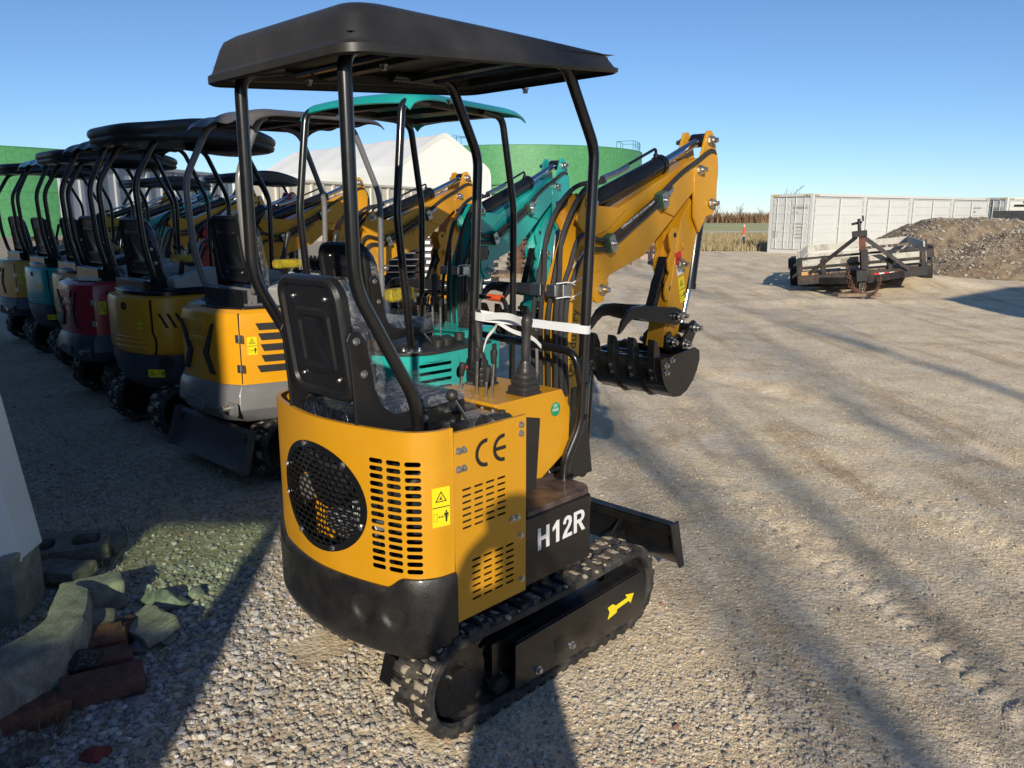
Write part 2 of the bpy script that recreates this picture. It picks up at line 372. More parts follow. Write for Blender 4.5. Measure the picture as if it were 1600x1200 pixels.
def make_track(root, yc, w=.18, xr=-.44, xf=.49, r=.165, zc=.185, lug=.02, nl=46, guard=True, mudk=1., seedv=3, detail=True):
    rd = random.Random(seedv); Lf = xf-xr; per = 2*Lf+2*math.pi*r
    def P(t, h):   # t arclength, h outward
        t %= per; R_ = r+h
        if t < Lf: return (xr+t, zc-R_)
        t -= Lf
        if t < math.pi*r: a = -math.pi/2+t/r; return (xf+R_*math.cos(a), zc+R_*math.sin(a))
        t -= math.pi*r
        if t < Lf:
            sag = .008*math.sin(math.pi*t/Lf)
            return (xf-t, zc+R_-sag)
        t -= Lf; a = math.pi/2+t/r; return (xr+R_*math.cos(a), zc+R_*math.sin(a))
    b = MB(); n = 110; y0, y1 = yc-w/2, yc+w/2
    prof = [(y0, 0), (y0+.012, .006), (y1-.012, .006), (y1, 0), (y1, -.022), (y1-.02, -.030), (y1-.05, -.020), (y0+.05, -.020), (y0+.02, -.030), (y0, -.022)]
    rings = [[(P(per*i/n, h)[0], y, P(per*i/n, h)[1]) for y, h in prof] for i in range(n+1)]
    b.loft(rings, cap=False)
    mud = MB()
    for i in range(nl):
        for side in (0, 1):
            t0 = per*(i+.5*side)/nl; lw = per/nl*.50
            ya, yb = (y0+.004, yc-.004) if side == 0 else (yc+.004, y1-.004)
            def lugbox(B, ha, hb, ta, tb, A, Z, tp=.16):
                q = []
                for h, k in ((ha, 0), (hb, tp)):
                    dt = (tb-ta)*k/2; dy = (Z-A)*k/3
                    for t, y in ((ta+dt, A+dy), (tb-dt, A+dy), (tb-dt, Z-dy), (ta+dt, Z-dy)):
                        x, z = P(t, h); q.append(B.v((x, y, z)))
                for f in ((0, 3, 2, 1), (4, 5, 6, 7), (0, 1, 5, 4), (1, 2, 6, 5), (2, 3, 7, 6), (3, 0, 4, 7)): B.f([q[k] for k in f])
            lugbox(b, .002, lug, t0, t0+lw, ya, yb)
            ym = (ya+yb)/2 + (.012 if side else -.012)
            lugbox(b, .002, lug*.8, t0-lw*.5, t0+lw*.1, min(ym, ym)-.02, ym+.02)
            if detail and mudk > 0:
                x, z = P(t0, 0)
                k = 1. if x < xr+.05 else .8
                if rd.random() < k*mudk or x < xr:
                    e = rd.uniform(.4, 1.); c = ya+(yb-ya)*rd.uniform(.3, .7); hwid = (yb-ya)*.5*e
                    mm = MB.__new__(MB); 
                    ta, tb = t0-lw*rd.uniform(0, .3), t0+lw*rd.uniform(.5, .95)
                    A, Z = max(ya, c-hwid), min(yb, c+hwid)
                    K = 5; g = []
                    for a in range(K+1):
                        row = []
                        for c2 in range(K+1):
                            edge = min(a, K-a, c2, K-c2)
                            h = (lug*1.02 + rd.uniform(.0, .004)) if edge > 0 else lug*.9-.004
                            x, z = P(ta+(tb-ta)*a/K + rd.uniform(-.002, .002), h); row.append(mud.v((x, A+(Z-A)*c2/K+rd.uniform(-.003, .003), z)))
                        g.append(row)
                    for a in range(K):
                        for c2 in range(K): mud.f([g[a][c2], g[a+1][c2], g[a+1][c2+1], g[a][c2+1]])
            if detail and rd.random() < .75*mudk:     # clods caught between the lugs
                tq = t0+lw*1.3; x, z = P(tq, .004)
                for q in range(rd.randint(1, 4)):
                    s_ = rd.uniform(.006, .014); yy = rd.uniform(ya, yb); x, z = P(tq+rd.uniform(-.01, .01), .004); mud.ball((x, yy, z), s_, 6, 4, (1, 1.3, .8))
    tr = b.build('track', RUBBER, root, 30)
    if detail and mudk > 0: mud.build('mud', MUD, tr, 60)['kind'] = 'stuff'
    sgn = -1 if yc < 0 else 1
    # wheels inside the loop
    w_ = MB()
    for xx, rr in ((xr, r-.018), (xf, r-.03)):
        for y in (yc-w*.16, yc+w*.16):
            w_.lathe((xx, y-.012, zc), (0, 1, 0), [(0, rr*.2), (0, rr*.86), (.024, rr*.86), (.024, rr*.2)], 28)
        w_.cyl((xx, yc-w*.3, zc), (xx, yc+w*.3, zc), .045, seg=18)
        yo = yc+sgn*w*.26
        w_.lathe((xx, yo-sgn*.03, zc), (0, sgn, 0), [(0, rr*.62), (.012, rr*.62), (.018, rr*.5), (.018, .04), (.034, .038), (.036, .0)], 28)
    for k in range(8):
        a = k*math.pi/4; w_.bolt((xr+.06*math.cos(a), yc+sgn*(w*.26-.012), zc+.06*math.sin(a)), (0, sgn, 0), .008)
    for k in range(20):
        a = k*math.pi/10; w_.box((xr+(r-.02)*math.cos(a), yc, zc+(r-.02)*math.sin(a)), (.03, w*.25, .022), rotm(y=-a))
    w_.build('drive_wheel', BLK, tr)
    q = MB()
    for k in range(4):
        xx = xr+.2+k*(Lf-.36)/3; q.lathe((xx, yc-w*.3, zc-r+.055), (0, 1, 0), [(0, .035), (.03, .04), (.035, .02), (w*.6-.035, .02), (w*.6-.03, .04), (w*.6, .035)], 16)
    q.box(((xr+xf)/2+.02, yc, zc), (Lf-.28, w*.5, .12))
    q.build('roller', BLKLOW, tr)
    return tr, P

def hyd_cyl(root, a, b, c, rb=.04, rr=.018, name='hydraulic_cylinder', side=(0, 0, 1), pipe=True, M=None):
    """barrel a->b, rod b->c"""
    a, b, c = V(a), V(b), V(c); d = (b-a).normalized(); m = MB(M)
    m.lathe(a, d, [(-.03, rb*.5), (-.02, rb*.8), (0, rb), ((b-a).length-.03, rb), ((b-a).length-.03, rb*1.12), ((b-a).length, rb*1.12), ((b-a).length+.003, rr*1.2)], 24)
    sd = V((0, 1, 0)); m.cyl(a-d*.02-sd*rb*.9, a-d*.02+sd*rb*.9, rb*.75, seg=16)
    if pipe:
        u = V(side).normalized(); p0 = a+d*.03+u*rb; p1 = b-d*.05+u*rb
        m.tube(arc_path([p0, p0+u*.03, p1+u*.045, p1], .02), .007, 8)
        m.cyl(p0-d*.0, p0+u*.02, .012); m.cyl(p1, p1+u*.02, .012)
    o = m.build(name, BLK, root)
    m = MB(M); m.cyl(b, c, rr, seg=16); m.build('rod', CHROME, o)
    m = MB(M); m.cyl(c-sd*rr*1.6, c+sd*rr*1.6, rr*1.6, seg=16); m.build('rod_eye', BLK, o)
    return o

BOOM = [(.50, .66), (.51, .84), (.51, 1.0), (.495, 1.2), (.50, 1.33), (.54, 1.45), (.60, 1.58), (.64, 1.67), (.645, 1.76), (.66, 1.795), (.70, 1.795), (.73, 1.75), (.84, 1.715), (1.18, 1.855), (1.44, 1.955), (1.55, 1.985), (1.585, 1.95), (1.56, 1.88), (1.48, 1.80), (1.36, 1.705), (1.10, 1.52), (.84, 1.445), (.79, 1.385), (.74, 1.33), (.70, 1.34), (.685, 1.28), (.655, 1.09), (.61, .80), (.60, .66)]
ARM = [(1.575, 2.07), (1.595, 2.11), (1.635, 2.115), (1.665, 2.09), (1.69, 2.03), (1.715, 1.95), (1.71, 1.85), (1.715, 1.75), (1.69, 1.71), (1.62, 1.70), (1.585, 1.66), (1.565, 1.58), (1.42, 1.05), (1.235, 1.065), (1.295, 1.42), (1.345, 1.68), (1.37, 1.80), (1.45, 1.90), (1.53, 1.98)]
def boom_set(root, paint_m, M=None, deco=True, hoses=True, thumb=True, bucket=True, small=False, clampw=True):
    """boom, arm, cylinders, thumb and bucket; coordinates in the machine's own frame"""
    M = M or Matrix()
    b = MB(M); b.prism(BOOM, 'y', -.055, .055)
    # side stiffeners at the knuckle and the end fork
    for s in (-1, 1):
        b.prism([(.585, 1.69), (.63, 1.765), (.66, 1.80), (.70, 1.80), (.735, 1.745), (.95, 1.735), (.80, 1.64), (.66, 1.60)], 'y', s*.0575-.006, s*.0575+.006)
        b.prism([(1.20, 1.80), (1.44, 1.925), (1.56, 1.975), (1.59, 1.95), (1.565, 1.87), (1.47, 1.80), (1.33, 1.70), (1.25, 1.72)], 'y', s*.060-.007, s*.060+.007)
        b.prism([(.77, 1.47), (.82, 1.41), (.78, 1.33), (.735, 1.325), (.69, 1.38), (.68, 1.45)], 'y', s*.0595-.007, s*.0595+.007)
        b.cyl((.475, s*.055, .72), (.475, s*.075, .72), .055)
    bo = b.build('boom', paint_m, root, bevel=.004)
    # pins and nuts
    q = MB(M)
    for x, z, y in ((.665, 1.755, .066), (.765, 1.385, .068), (1.535, 1.925, .072), (1.62, 2.07, .075), (1.655, 1.765, .078), (1.40, 1.47, .075), (.475, .72, .076)):
        for s in (-1, 1):
            q.lathe((x, s*y, z), (0, s, 0), [(0, .026), (.004, .026), (.004, .0)], 20)
            q.lathe((x, s*(y+.004), z), (0, s, 0), [(0, .021), (.018, .021), (.019, .0)], 6)
            q.lathe((x, s*(y+.02), z), (0, s, 0), [(0, .012), (.022, .012), (.024, .008)], 12)
    q.build('pivot_bolt', ZINC, bo)
    # arm: two cheek plates on top, box below
    b = MB(M)
    for s in (-1, 1): b.prism(ARM[:13] and [(1.575, 2.07), (1.595, 2.115), (1.635, 2.12), (1.665, 2.09), (1.69, 2.03), (1.718, 1.95), (1.712, 1.85), (1.718, 1.75), (1.69, 1.71), (1.62, 1.70), (1.56, 1.62), (1.50, 1.70), (1.49, 1.90), (1.54, 1.98)], 'y', s*.066-.007, s*.066+.007)
    b.prism([(1.60, 1.98), (1.68, 1.94), (1.67, 1.80), (1.60, 1.70), (1.565, 1.58), (1.42, 1.05), (1.295, 1.06), (1.365, 1.42), (1.42, 1.68), (1.44, 1.71), (1.48, 1.75), (1.585, 1.84)], 'y', -.05, .05)
    for s in (-1, 1):   # thumb mounting ears with dark discs for holes
        b.prism([(x_+.062, z_) for x_, z_ in [(1.36, 1.60), (1.33, 1.645), (1.29, 1.645), (1.265, 1.61), (1.275, 1.56), (1.29, 1.53), (1.265, 1.49), (1.268, 1.45), (1.285, 1.42), (1.255, 1.38), (1.245, 1.33), (1.26, 1.29), (1.31, 1.30)]], 'y', s*.04-.007, s*.04+.007)
        b.cyl((1.45, s*.05, 1.56), (1.45, s*.057, 1.56), .022)
        b.prism([(1.35, 1.22), (1.42, 1.25), (1.40, 1.17), (1.33, 1.13)], 'y', s*.052-.004, s*.052+.004)
    ar = b.build('arm', paint_m, root, bevel=.004)
    q = MB(M)
    for z, x in ((1.62, 1.362), (1.36, 1.342)):
        for s in (-1,): q.cyl((x+.012, s*.0475, z-.01), (x+.012, s*.0485, z-.01), .013)
    q.build('bolt_hole', INK, ar)  # black discs painted on for the dark inside of holes
    if deco:
        Ms = M @ frame((1.415, -.0505, 1.33), (.965, 0, .26), (-.26, 0, .965))
        b = MB(Ms); b.box((0.04, .165, .0005), (.055, .06, .001)); o = b.build('red_notice', STICKR, ar, smooth=False, label='small red notice sticker on the arm')
        b = MB(Ms); b.box((0.04, .105, .0005), (.055, .055, .001)); 
        b.build('white_notice', WHITE, ar, smooth=False)
        b = MB(Ms); b.box((.04, .118, .0012), (.04, .003, .0004)); b.box((.03, .098, .0012), (.02, .002, .0004)); b.box((.04, .158, .0012), (.035, .006, .0004)); b.box((.025, .168, .0012), (.006, .02, .0004)); b.build('notice_print', INK, ar, smooth=False)
        sticker('warning_sticker', Ms @ Matrix.Translation((.04, 0, .0005)), .055, .13, ar)
    hyd_cyl(root, (.70, 0, 1.735), (1.30, 0, 1.945), (1.635, 0, 2.075), .042, .021, 'arm_cylinder', M=M)
    hyd_cyl(root, (1.665, 0, 1.70), (1.60, 0, 1.33), (1.535, 0, 1.13), .034, .016, 'bucket_cylinder', side=(1, 0, 0), pipe=False, M=M)
    hyd_cyl(root, (.70, 0, .58), (.715, 0, 1.05), (.755, 0, 1.37), .042, .02, 'boom_cylinder', side=(1, 0, 0), M=M)
    if thumb:
        b = MB(M)
        for y in (-.085, .085):
            b.prism([(1.40, 1.20), (1.39, 1.245), (1.34, 1.262), (1.20, 1.275), (1.06, 1.292), (.985, 1.292), (.935, 1.27), (.895, 1.23), (.872, 1.175), (.90, 1.19), (.93, 1.215), (.97, 1.235), (1.02, 1.235), (1.12, 1.21), (1.25, 1.19), (1.36, 1.17)], 'y', y-.009, y+.009)
        b.cyl((1.345, -.11, 1.215), (1.345, .11, 1.215), .02)
        b.bar((1.36, 0, 1.50), (1.25, 0, 1.245), .03, .05, (0, 1, 0))
        b.bar((1.20, -.085, 1.25), (1.20, .085, 1.25), .03, .03)
        th = b.build('thumb', BLK, root, bevel=.002)
        q = MB(M)
        for x in (1.345, 1.395):
            q.lathe((x, -.094, 1.215), (0, -1, 0), [(0, .024), (.004, .024), (.004, .018), (.02, .018), (.021, .011), (.036, .011)], 12)
        q.build('pivot_bolt', ZINC, th)
    if bucket:
        prof = [(1.035, 1.035), (1.045, .99), (1.075, .93), (1.115, .885), (1.165, .855), (1.22, .85), (1.275, .868), (1.33, .91), (1.365, .96), (1.385, 1.01), (1.38, 1.055)]
        b = MB(M); yl, yr = .205, -.205
        # shell
        for i in range(len(prof)-1):
            a, c = prof[i], prof[i+1]; b.quad((a[0], yr, a[1]), (c[0], yr, c[1]), (c[0], yl, c[1]), (a[0], yl, a[1]))
        bk = b.build('bucket', BLK, root, 50, solid=.008)
        b = MB(M)
        sp = prof + [(1.34, 1.075), (1.27, 1.062), (1.18, 1.045), (1.10, 1.04)]
        for y in (yr, yl): b.prism(sp, 'y', y-.006, y+.006)
        for y in (yr-.004, yl+.004): b.prism([(1.03, 1.05), (1.05, .97), (1.09, .97), (1.12, 1.02), (1.30, 1.045), (1.30, 1.07), (1.12, 1.055)], 'y', y-.006, y+.006)
        for y in (-.075, .075):    # wear straps under the shell
            for i in range(1, len(prof)-2):
                a, c = V((prof[i][0], y, prof[i][1])), V((prof[i+1][0], y, prof[i+1][1])); n_ = V((c.z-a.z, 0, -(c.x-a.x))).normalized()
                n_ = n_ if n_.dot(a-V((1.21, y, 1.0))) > 0 else -n_
                b.bar(a+n_*.006, c+n_*.006, .008, .010, n_)
        b.bar((1.045, yr, 1.03), (1.045, yl, 1.03), .012, .05, (0, 0, 1))
        b.cyl((1.14, yr, 1.04), (1.14, yl, 1.04), .022); b.build('side_plate', BLK, bk)
        for y in (-.17, -.055, .06, .175):
            b = MB(M); b.prism([(1.065, 1.02), (1.06, 1.09), (1.035, 1.135), (1.015, 1.145), (1.01, 1.09), (1.02, 1.0), (1.04, .945), (1.055, .95)], 'y', y-.02, y+.02)
            t = b.build('tooth', BLK, bk, bevel=.003)
            q = MB(M); q.bolt((1.028, y, 1.0), (-1, 0, -.2), .009, .01); q.bolt((1.04, y, .965), (-1, 0, -.4), .009, .01); q.build('tooth_bolt', ZINC, t)
        q = MB(M)
        for x, z in ((1.075, 1.02), (1.08, .985), (1.12, 1.04)): q.bolt((x, yr-.011, z), (0, -1, 0), .010, .012)
        q.build('side_bolt', ZINC, bk)
        b = MB(M)
        for y in (-.062, .062):
            b.prism([(1.30, 1.05), (1.30, 1.12), (1.34, 1.14), (1.37, 1.10), (1.42, 1.12), (1.46, 1.09), (1.46, 1.05), (1.40, 1.0)], 'y', y-.007, y+.007)
            b.prism([(1.44, 1.03), (1.415, 1.06), (1.43, 1.10), (1.47, 1.13), (1.50, 1.17), (1.53, 1.18), (1.56, 1.16), (1.555, 1.12), (1.52, 1.07), (1.48, 1.03)], 'y', y*1.3-.007, y*1.3+.007)
        b.cyl((1.44, -.09, 1.065), (1.44, .09, 1.065), .02); b.cyl((1.535, -.09, 1.14), (1.535, .09, 1.14), .02); b.cyl((1.34, -.09, 1.085), (1.34, .09, 1.085), .02)
        b.build('linkage', BLK, bk, bevel=.002)
        q = MB(M)
        for x, z, y in ((1.44, 1.065, .09), (1.535, 1.14, .09), (1.34, 1.085, .07)):
            for s in (-1, 1): q.lathe((x, s*y, z), (0, s, 0), [(0, .027), (.004, .027), (.004, .02), (.022, .02), (.023, .012), (.04, .012)], 12)
        q.build('linkage_bolt', ZINC, bk)
    if hoses:
        def hs(name, pts, r=.011): return MB(M).tube(spline(pts, 6), r, 8).build(name, HOSE, root)
        hs('hose', [(.50, -.07, .95), (.485, -.07, 1.15), (.49, -.072, 1.38), (.53, -.08, 1.50), (.60, -.08, 1.62), (.78, -.075, 1.60), (1.0, -.075, 1.70), (1.18, -.07, 1.79), (1.36, -.075, 1.90), (1.50, -.085, 1.97), (1.62, -.08, 2.02), (1.70, -.06, 2.0), (1.75, -.04, 1.90), (1.74, -.02, 1.77)])
        hs('hose', [(.525, -.075, .95), (.51, -.075, 1.2), (.52, -.075, 1.36), (.56, -.08, 1.46), (.63, -.08, 1.56), (.79, -.075, 1.565), (1.0, -.075, 1.665), (1.18, -.07, 1.755), (1.24, -.07, 1.80)])
        for k, y in enumerate((-.072, -.03, .012, .055)):
            top = [(.47, y, 1.45), (.48, y, 1.60), (.55, y, 1.73), (.66, y*.8, 1.82), (.80, y*.6, 1.85)] if k % 2 == 0 else [(.49, y, 1.46), (.535, y, 1.60), (.60, y, 1.72), (.70, y*.5, 1.79)]
            hs('hose', [(.46, y, .85), (.455, y, 1.05), (.45, y, 1.28)] + top, .0105)
        b = MB(M)
        b.tube(arc_path([(.80, -.03, 1.86), (.95, -.02, 1.90), (1.0, -.02, 1.92)], .05), .014, 8)
        b.tube(arc_path([(1.74, -.02, 1.77), (1.735, -.02, 1.71), (1.69, -.01, 1.69)], .02), .010, 8)
        b.cyl((1.742, -.02, 1.80), (1.738, -.02, 1.73), .015, seg=6); b.cyl((1.22, -.07, 1.785), (1.29, -.07, 1.83), .015, seg=6); b.cyl((1.25, -.07, 1.805), (1.27, -.07, 1.815), .019, seg=6)
        b.build('hose_fitting', ZINC, root)
        if clampw:
            for p, d in (((.80, -.078, 1.585), (.9, .42)), ((1.20, -.075, 1.775), (.9, .42))):
                Mx = M @ frame((p[0], p[1], p[2]), (d[0], 0, d[1]), (-d[1], 0, d[0])); b = MB(Mx); b.mi = 0; b.box((0, 0, 0), (.045, .075, .035)); b.mi = 1; b.box((0, 0, .022), (.04, .07, .006)); b.bolt((0, 0, .025), (0, 0, 1), .009, .012)
                b.build('hose_clamp', [GREEN, ZINC], bo, bevel=.002)
            b = MB(M)
            b.box((.50, -.075, 1.40), (.06, .04, .05)); b.box((.455, -.052, 1.40), (.035, .05, .05)); b.box((.455, 0.034, 1.40), (.035, .06, .05)); b.build('hose_bracket', ZINC, bo, bevel=.004)
            b = MB(M)
            for z in (1.43, 1.37):
                b.tube(arc_path([(.44, -.08, z), (.50, -.10, z+.005), (.55, -.09, z-.01)], .02), .003, 6); b.tube([(.52, -.1, z), (.57, -.13, z+.03)], .0025, 5)
            b.build('cable_tie', STRAP, bo)
        # white print lines along the hoses
        if deco:
            for p0, p1, s_ in (((.545, -.090, 1.50), (.64, -.092, 1.595), 'HYD 1SN SAE100R1AT'), ((.86, -.087, 1.642), (1.14, -.087, 1.774), 'HYDRAULIC EN 853 1SN DN10 300BAR')):
                p0, p1 = V(p0), V(p1); d = p1-p0
                text('hose_print', s_, .016, M @ frame((p0+p1)/2, d, (-d.z, 0, d.x)), WHITE, bo, .0004)
    return bo, ar
def joystick(root, x, y, z, lean=(.0, .0), h=.30, grip=PLAS, M=None):
    M = M or Matrix()
    b = MB(M)
    rings = []
    prof = [(0, .052), (.006, .054), (.012, .046), (.022, .05), (.028, .05), (.034, .04), (.044, .044), (.05, .044), (.056, .034), (.066, .038), (.072, .037), (.078, .028), (.088, .03), (.10, .024), (.125, .019)]
    for hh, r in prof:
        n = 4; rr = [(x+px+lean[0]*hh, y+py+lean[1]*hh, z+hh) for px, py in rrect(2*r, 2*r, r*(.35+.6*hh/.125), 3)]; rings.append(rr)
    b.loft(rings); js = b.build('joystick', PLAS, root, 50)
    p = [V((x+lean[0]*t, y+lean[1]*t, z+t)) for t in (.12, .15, .18, .22, .25, .275, .29, .298)]
    b = MB(M); b.tube(p, [.013, .018, .017, .0165, .019, .022, .017, .006], 14); b.build('grip', grip, js, 60)
    b = MB(M)
    for sx in (-1, 1):
        for sy in (-1, 1): b.bolt((x+sx*.042, y+sy*.042, z+.006), (0, 0, 1), .004, .003)
    b.build('boot_screw', ZINC, js)
    return js
def lever(root, a, b_, knob=.014, klen=.05, M=None):
    a, b_ = V(a), V(b_); d = (b_-a).normalized(); m = MB(M); m.cyl(a, b_, .0055, seg=8); o = m.build('lever', ZINC, root)
    m = MB(M); m.lathe(b_-d*klen*.2, d, [(0, knob*.6), (klen*.1, knob*.7), (klen*.8, knob), (klen, knob*.9), (klen*1.05, knob*.3)], 12); m.build('knob', PLAS, o, 50); return o
def seat_set(root, x=-.64, zc=1.12, w=.34, y=0., film=True, M=None, back=.40):
    """bucket seat seen from behind: shell, brackets, cushions in plastic film"""
    M = M or Matrix(); st = None
    # back shell (pressed steel), slightly reclined
    Mb = M @ frame((x, y, zc), (0, -1, 0), (-.13, 0, 1.))     # local x = right, y = up, z = backwards?
    z_ = Mb.to_3x3() @ V((0, 0, 1)); sg = 1 if (M.to_3x3().inverted() @ z_).x < 0 else -1
    b = MB(Mb)
    def plate(ww, hh, cy, z, r): return [(px, py+cy, z*sg) for px, py in rrect(ww, hh, r*1.35, 6)]
    wt = w
    b.loft([plate(w-.0, back, back/2, -.035, .05), plate(w, back, back/2, -.012, .05), plate(w-.02, back-.02, back/2, .0, .045), plate(w-.05, back-.05, back/2, -.002, .035), plate(w-.065, back-.065, back/2, -.012, .03), plate(w-.15, back-.18, back/2-.01, -.012, .02), plate(w-.165, back-.195, back/2-.01, -.005, .018), plate(w-.20, back-.23, back/2-.01, -.005, .015), plate(w-.215, back-.245, back/2-.01, -.012, .013)])
    st = b.build('seat', SEATP, root, 40)
    # four screws
    q = MB(Mb)
    for px, py in ((-.09, .33), (.09, .33), (-.10, .07), (.10, .07)): q.bolt((px, py, -.011*sg if sg > 0 else .011), (0, 0, sg), .006, .006)
    q.build('screw', ZINC, st)
    # brackets on both sides
    for s in (-1, 1):
        b = MB(M); yy = y+s*(w/2+.014)
        out = [(x-.02, zc+.17), (x-.03, zc+.21), (x-.015, zc+.235), (x+.02, zc+.235), (x+.04, zc+.21), (x+.055, zc+.14), (x+.07, zc+.05), (x+.095, zc-.01), (x+.14, zc-.045), (x+.20, zc-.06), (x+.32, zc-.062), (x+.34, zc-.08), (x+.33, zc-.11), (x+.02, zc-.11), (x-.005, zc-.09), (x-.01, zc+.03)]
        b.prism(out, 'y', yy-.006, yy+.006)
        o = b.build('seat_bracket', SEATP, st, bevel=.004)
        q = MB(M)
        for px, pz in ((x+.005, zc+.205), (x+.03, zc+.10), (x+.05, zc-.085), (x+.27, zc-.085)): q.bolt((px, yy+s*.006, pz), (0, s, 0), .009, .008)
        q.build('bracket_bolt', ZINC, st)
    # cushions
    def cushion(name, rings, mat):
        bb = MB(M); bb.loft(rings); oo = bb.build(name, mat, st, 60); return oo
    hb = back*.97
    rings = []
    for k in range(9):
        t = k/8; zz = zc-.01+hb*t; xx = x+.012-.13*(zz-zc)/1.; th_ = .075*(1-.35*abs(t-.3)); wd = w*.98*(1 if t < .8 else 1-(t-.8)*1.2)
        th_ *= (1 if t < .9 else .7)
        rings.append([(xx+.03+th_/2+px, y+py, zz) for px, py in rrect(th_, wd, th_*.45, 4)])
    cushion('back_cushion', rings, VINYL)
    rings = []
    for k in range(9):
        t = k/8; xx = x+.04+.44*t; th_ = .085*(1 if .1 < t < .9 else .75); wd = w*1.02*(1 if t < .85 else .93)
        rings.append([(xx, y+px, zc-.075+py+.01*t) for px, py in rrect(wd, th_, th_*.45, 4)])
    cushion('seat_cushion', rings, VINYL)
    if film:
        rings = []
        rd = random.Random(4)
        for k in range(12):
            t = k/11; zz = zc-.01+hb*t*1.03; xx = x-.13*(zz-zc); th_ = .12*(1-.3*abs(t-.3)); wd = w*1.05*(1 if t < .8 else 1-(t-.8)*1.1)
            rings.append([(xx+.032+th_/2+px+rd.uniform(-.006, .006), y+py+rd.uniform(-.005, .005), zz) for px, py in rrect(th_, wd, th_*.4, 5)])
        bb = MB(M); bb.loft(rings[::-1] if False else rings, cap=False); bb.build('film_wrap', FILM, st, 60)
        rings = []
        for k in range(14):
            t = k/13; xx = x+.05+.47*t; th_ = .105; wd = w*1.08
            rings.append([(xx, y+px+rd.uniform(-.006, .006), zc-.07+py+.01*t+rd.uniform(-.009, .009)) for px, py in rrect(wd, th_, th_*.4, 5)])
        bb = MB(M); bb.loft(rings, cap=False); bb.build('film_wrap', FILM, st, 60)
    return st
def logo(root, M, h, mat=INK, name='maker_lettering'):
    """ring emblem with F inside, then the word"""
    b = MB(M); r = h*.62
    n = 26; a0, a1 = R(50), R(330)
    for k in range(n):
        t0, t1 = a0+(a1-a0)*k/n, a0+(a1-a0)*(k+1)/n
        b.prism([(r*math.cos(t0), r*math.sin(t0)), (r*math.cos(t1), r*math.sin(t1)), (r*.82*math.cos(t1), r*.82*math.sin(t1)), (r*.82*math.cos(t0), r*.82*math.sin(t0))], 'z', 0, .0012)
    for p in ([(-.3, -.5), (-.12, -.5), (-.12, .45), (-.3, .45)], [(-.12, .27), (.75, .27), (.75, .45), (-.12, .45)], [(-.12, -.05), (.35, -.05), (.35, .12), (-.12, .12)], [(.6, -.35), (.75, -.35), (.75, .1), (.6, .1)]):
        b.prism([(x*r, y*r) for x, y in p], 'z', 0, .0012)
    # swoosh
    sw = [V((h*(2.3+1.5*math.cos(t)), h*(.05+.95*math.sin(t)), .0006)) for t in (R(-75+10*k) for k in range(16))]
    b.strip(sw, .001, h*.07, (0, 0, 1))
    o = b.build(name, mat, root, smooth=False)
    text(name, 'industry', h*1.25, M @ Matrix.Translation((h*3.0, 0, 0)), mat, root, .0006, .0, 1.08)
    return o
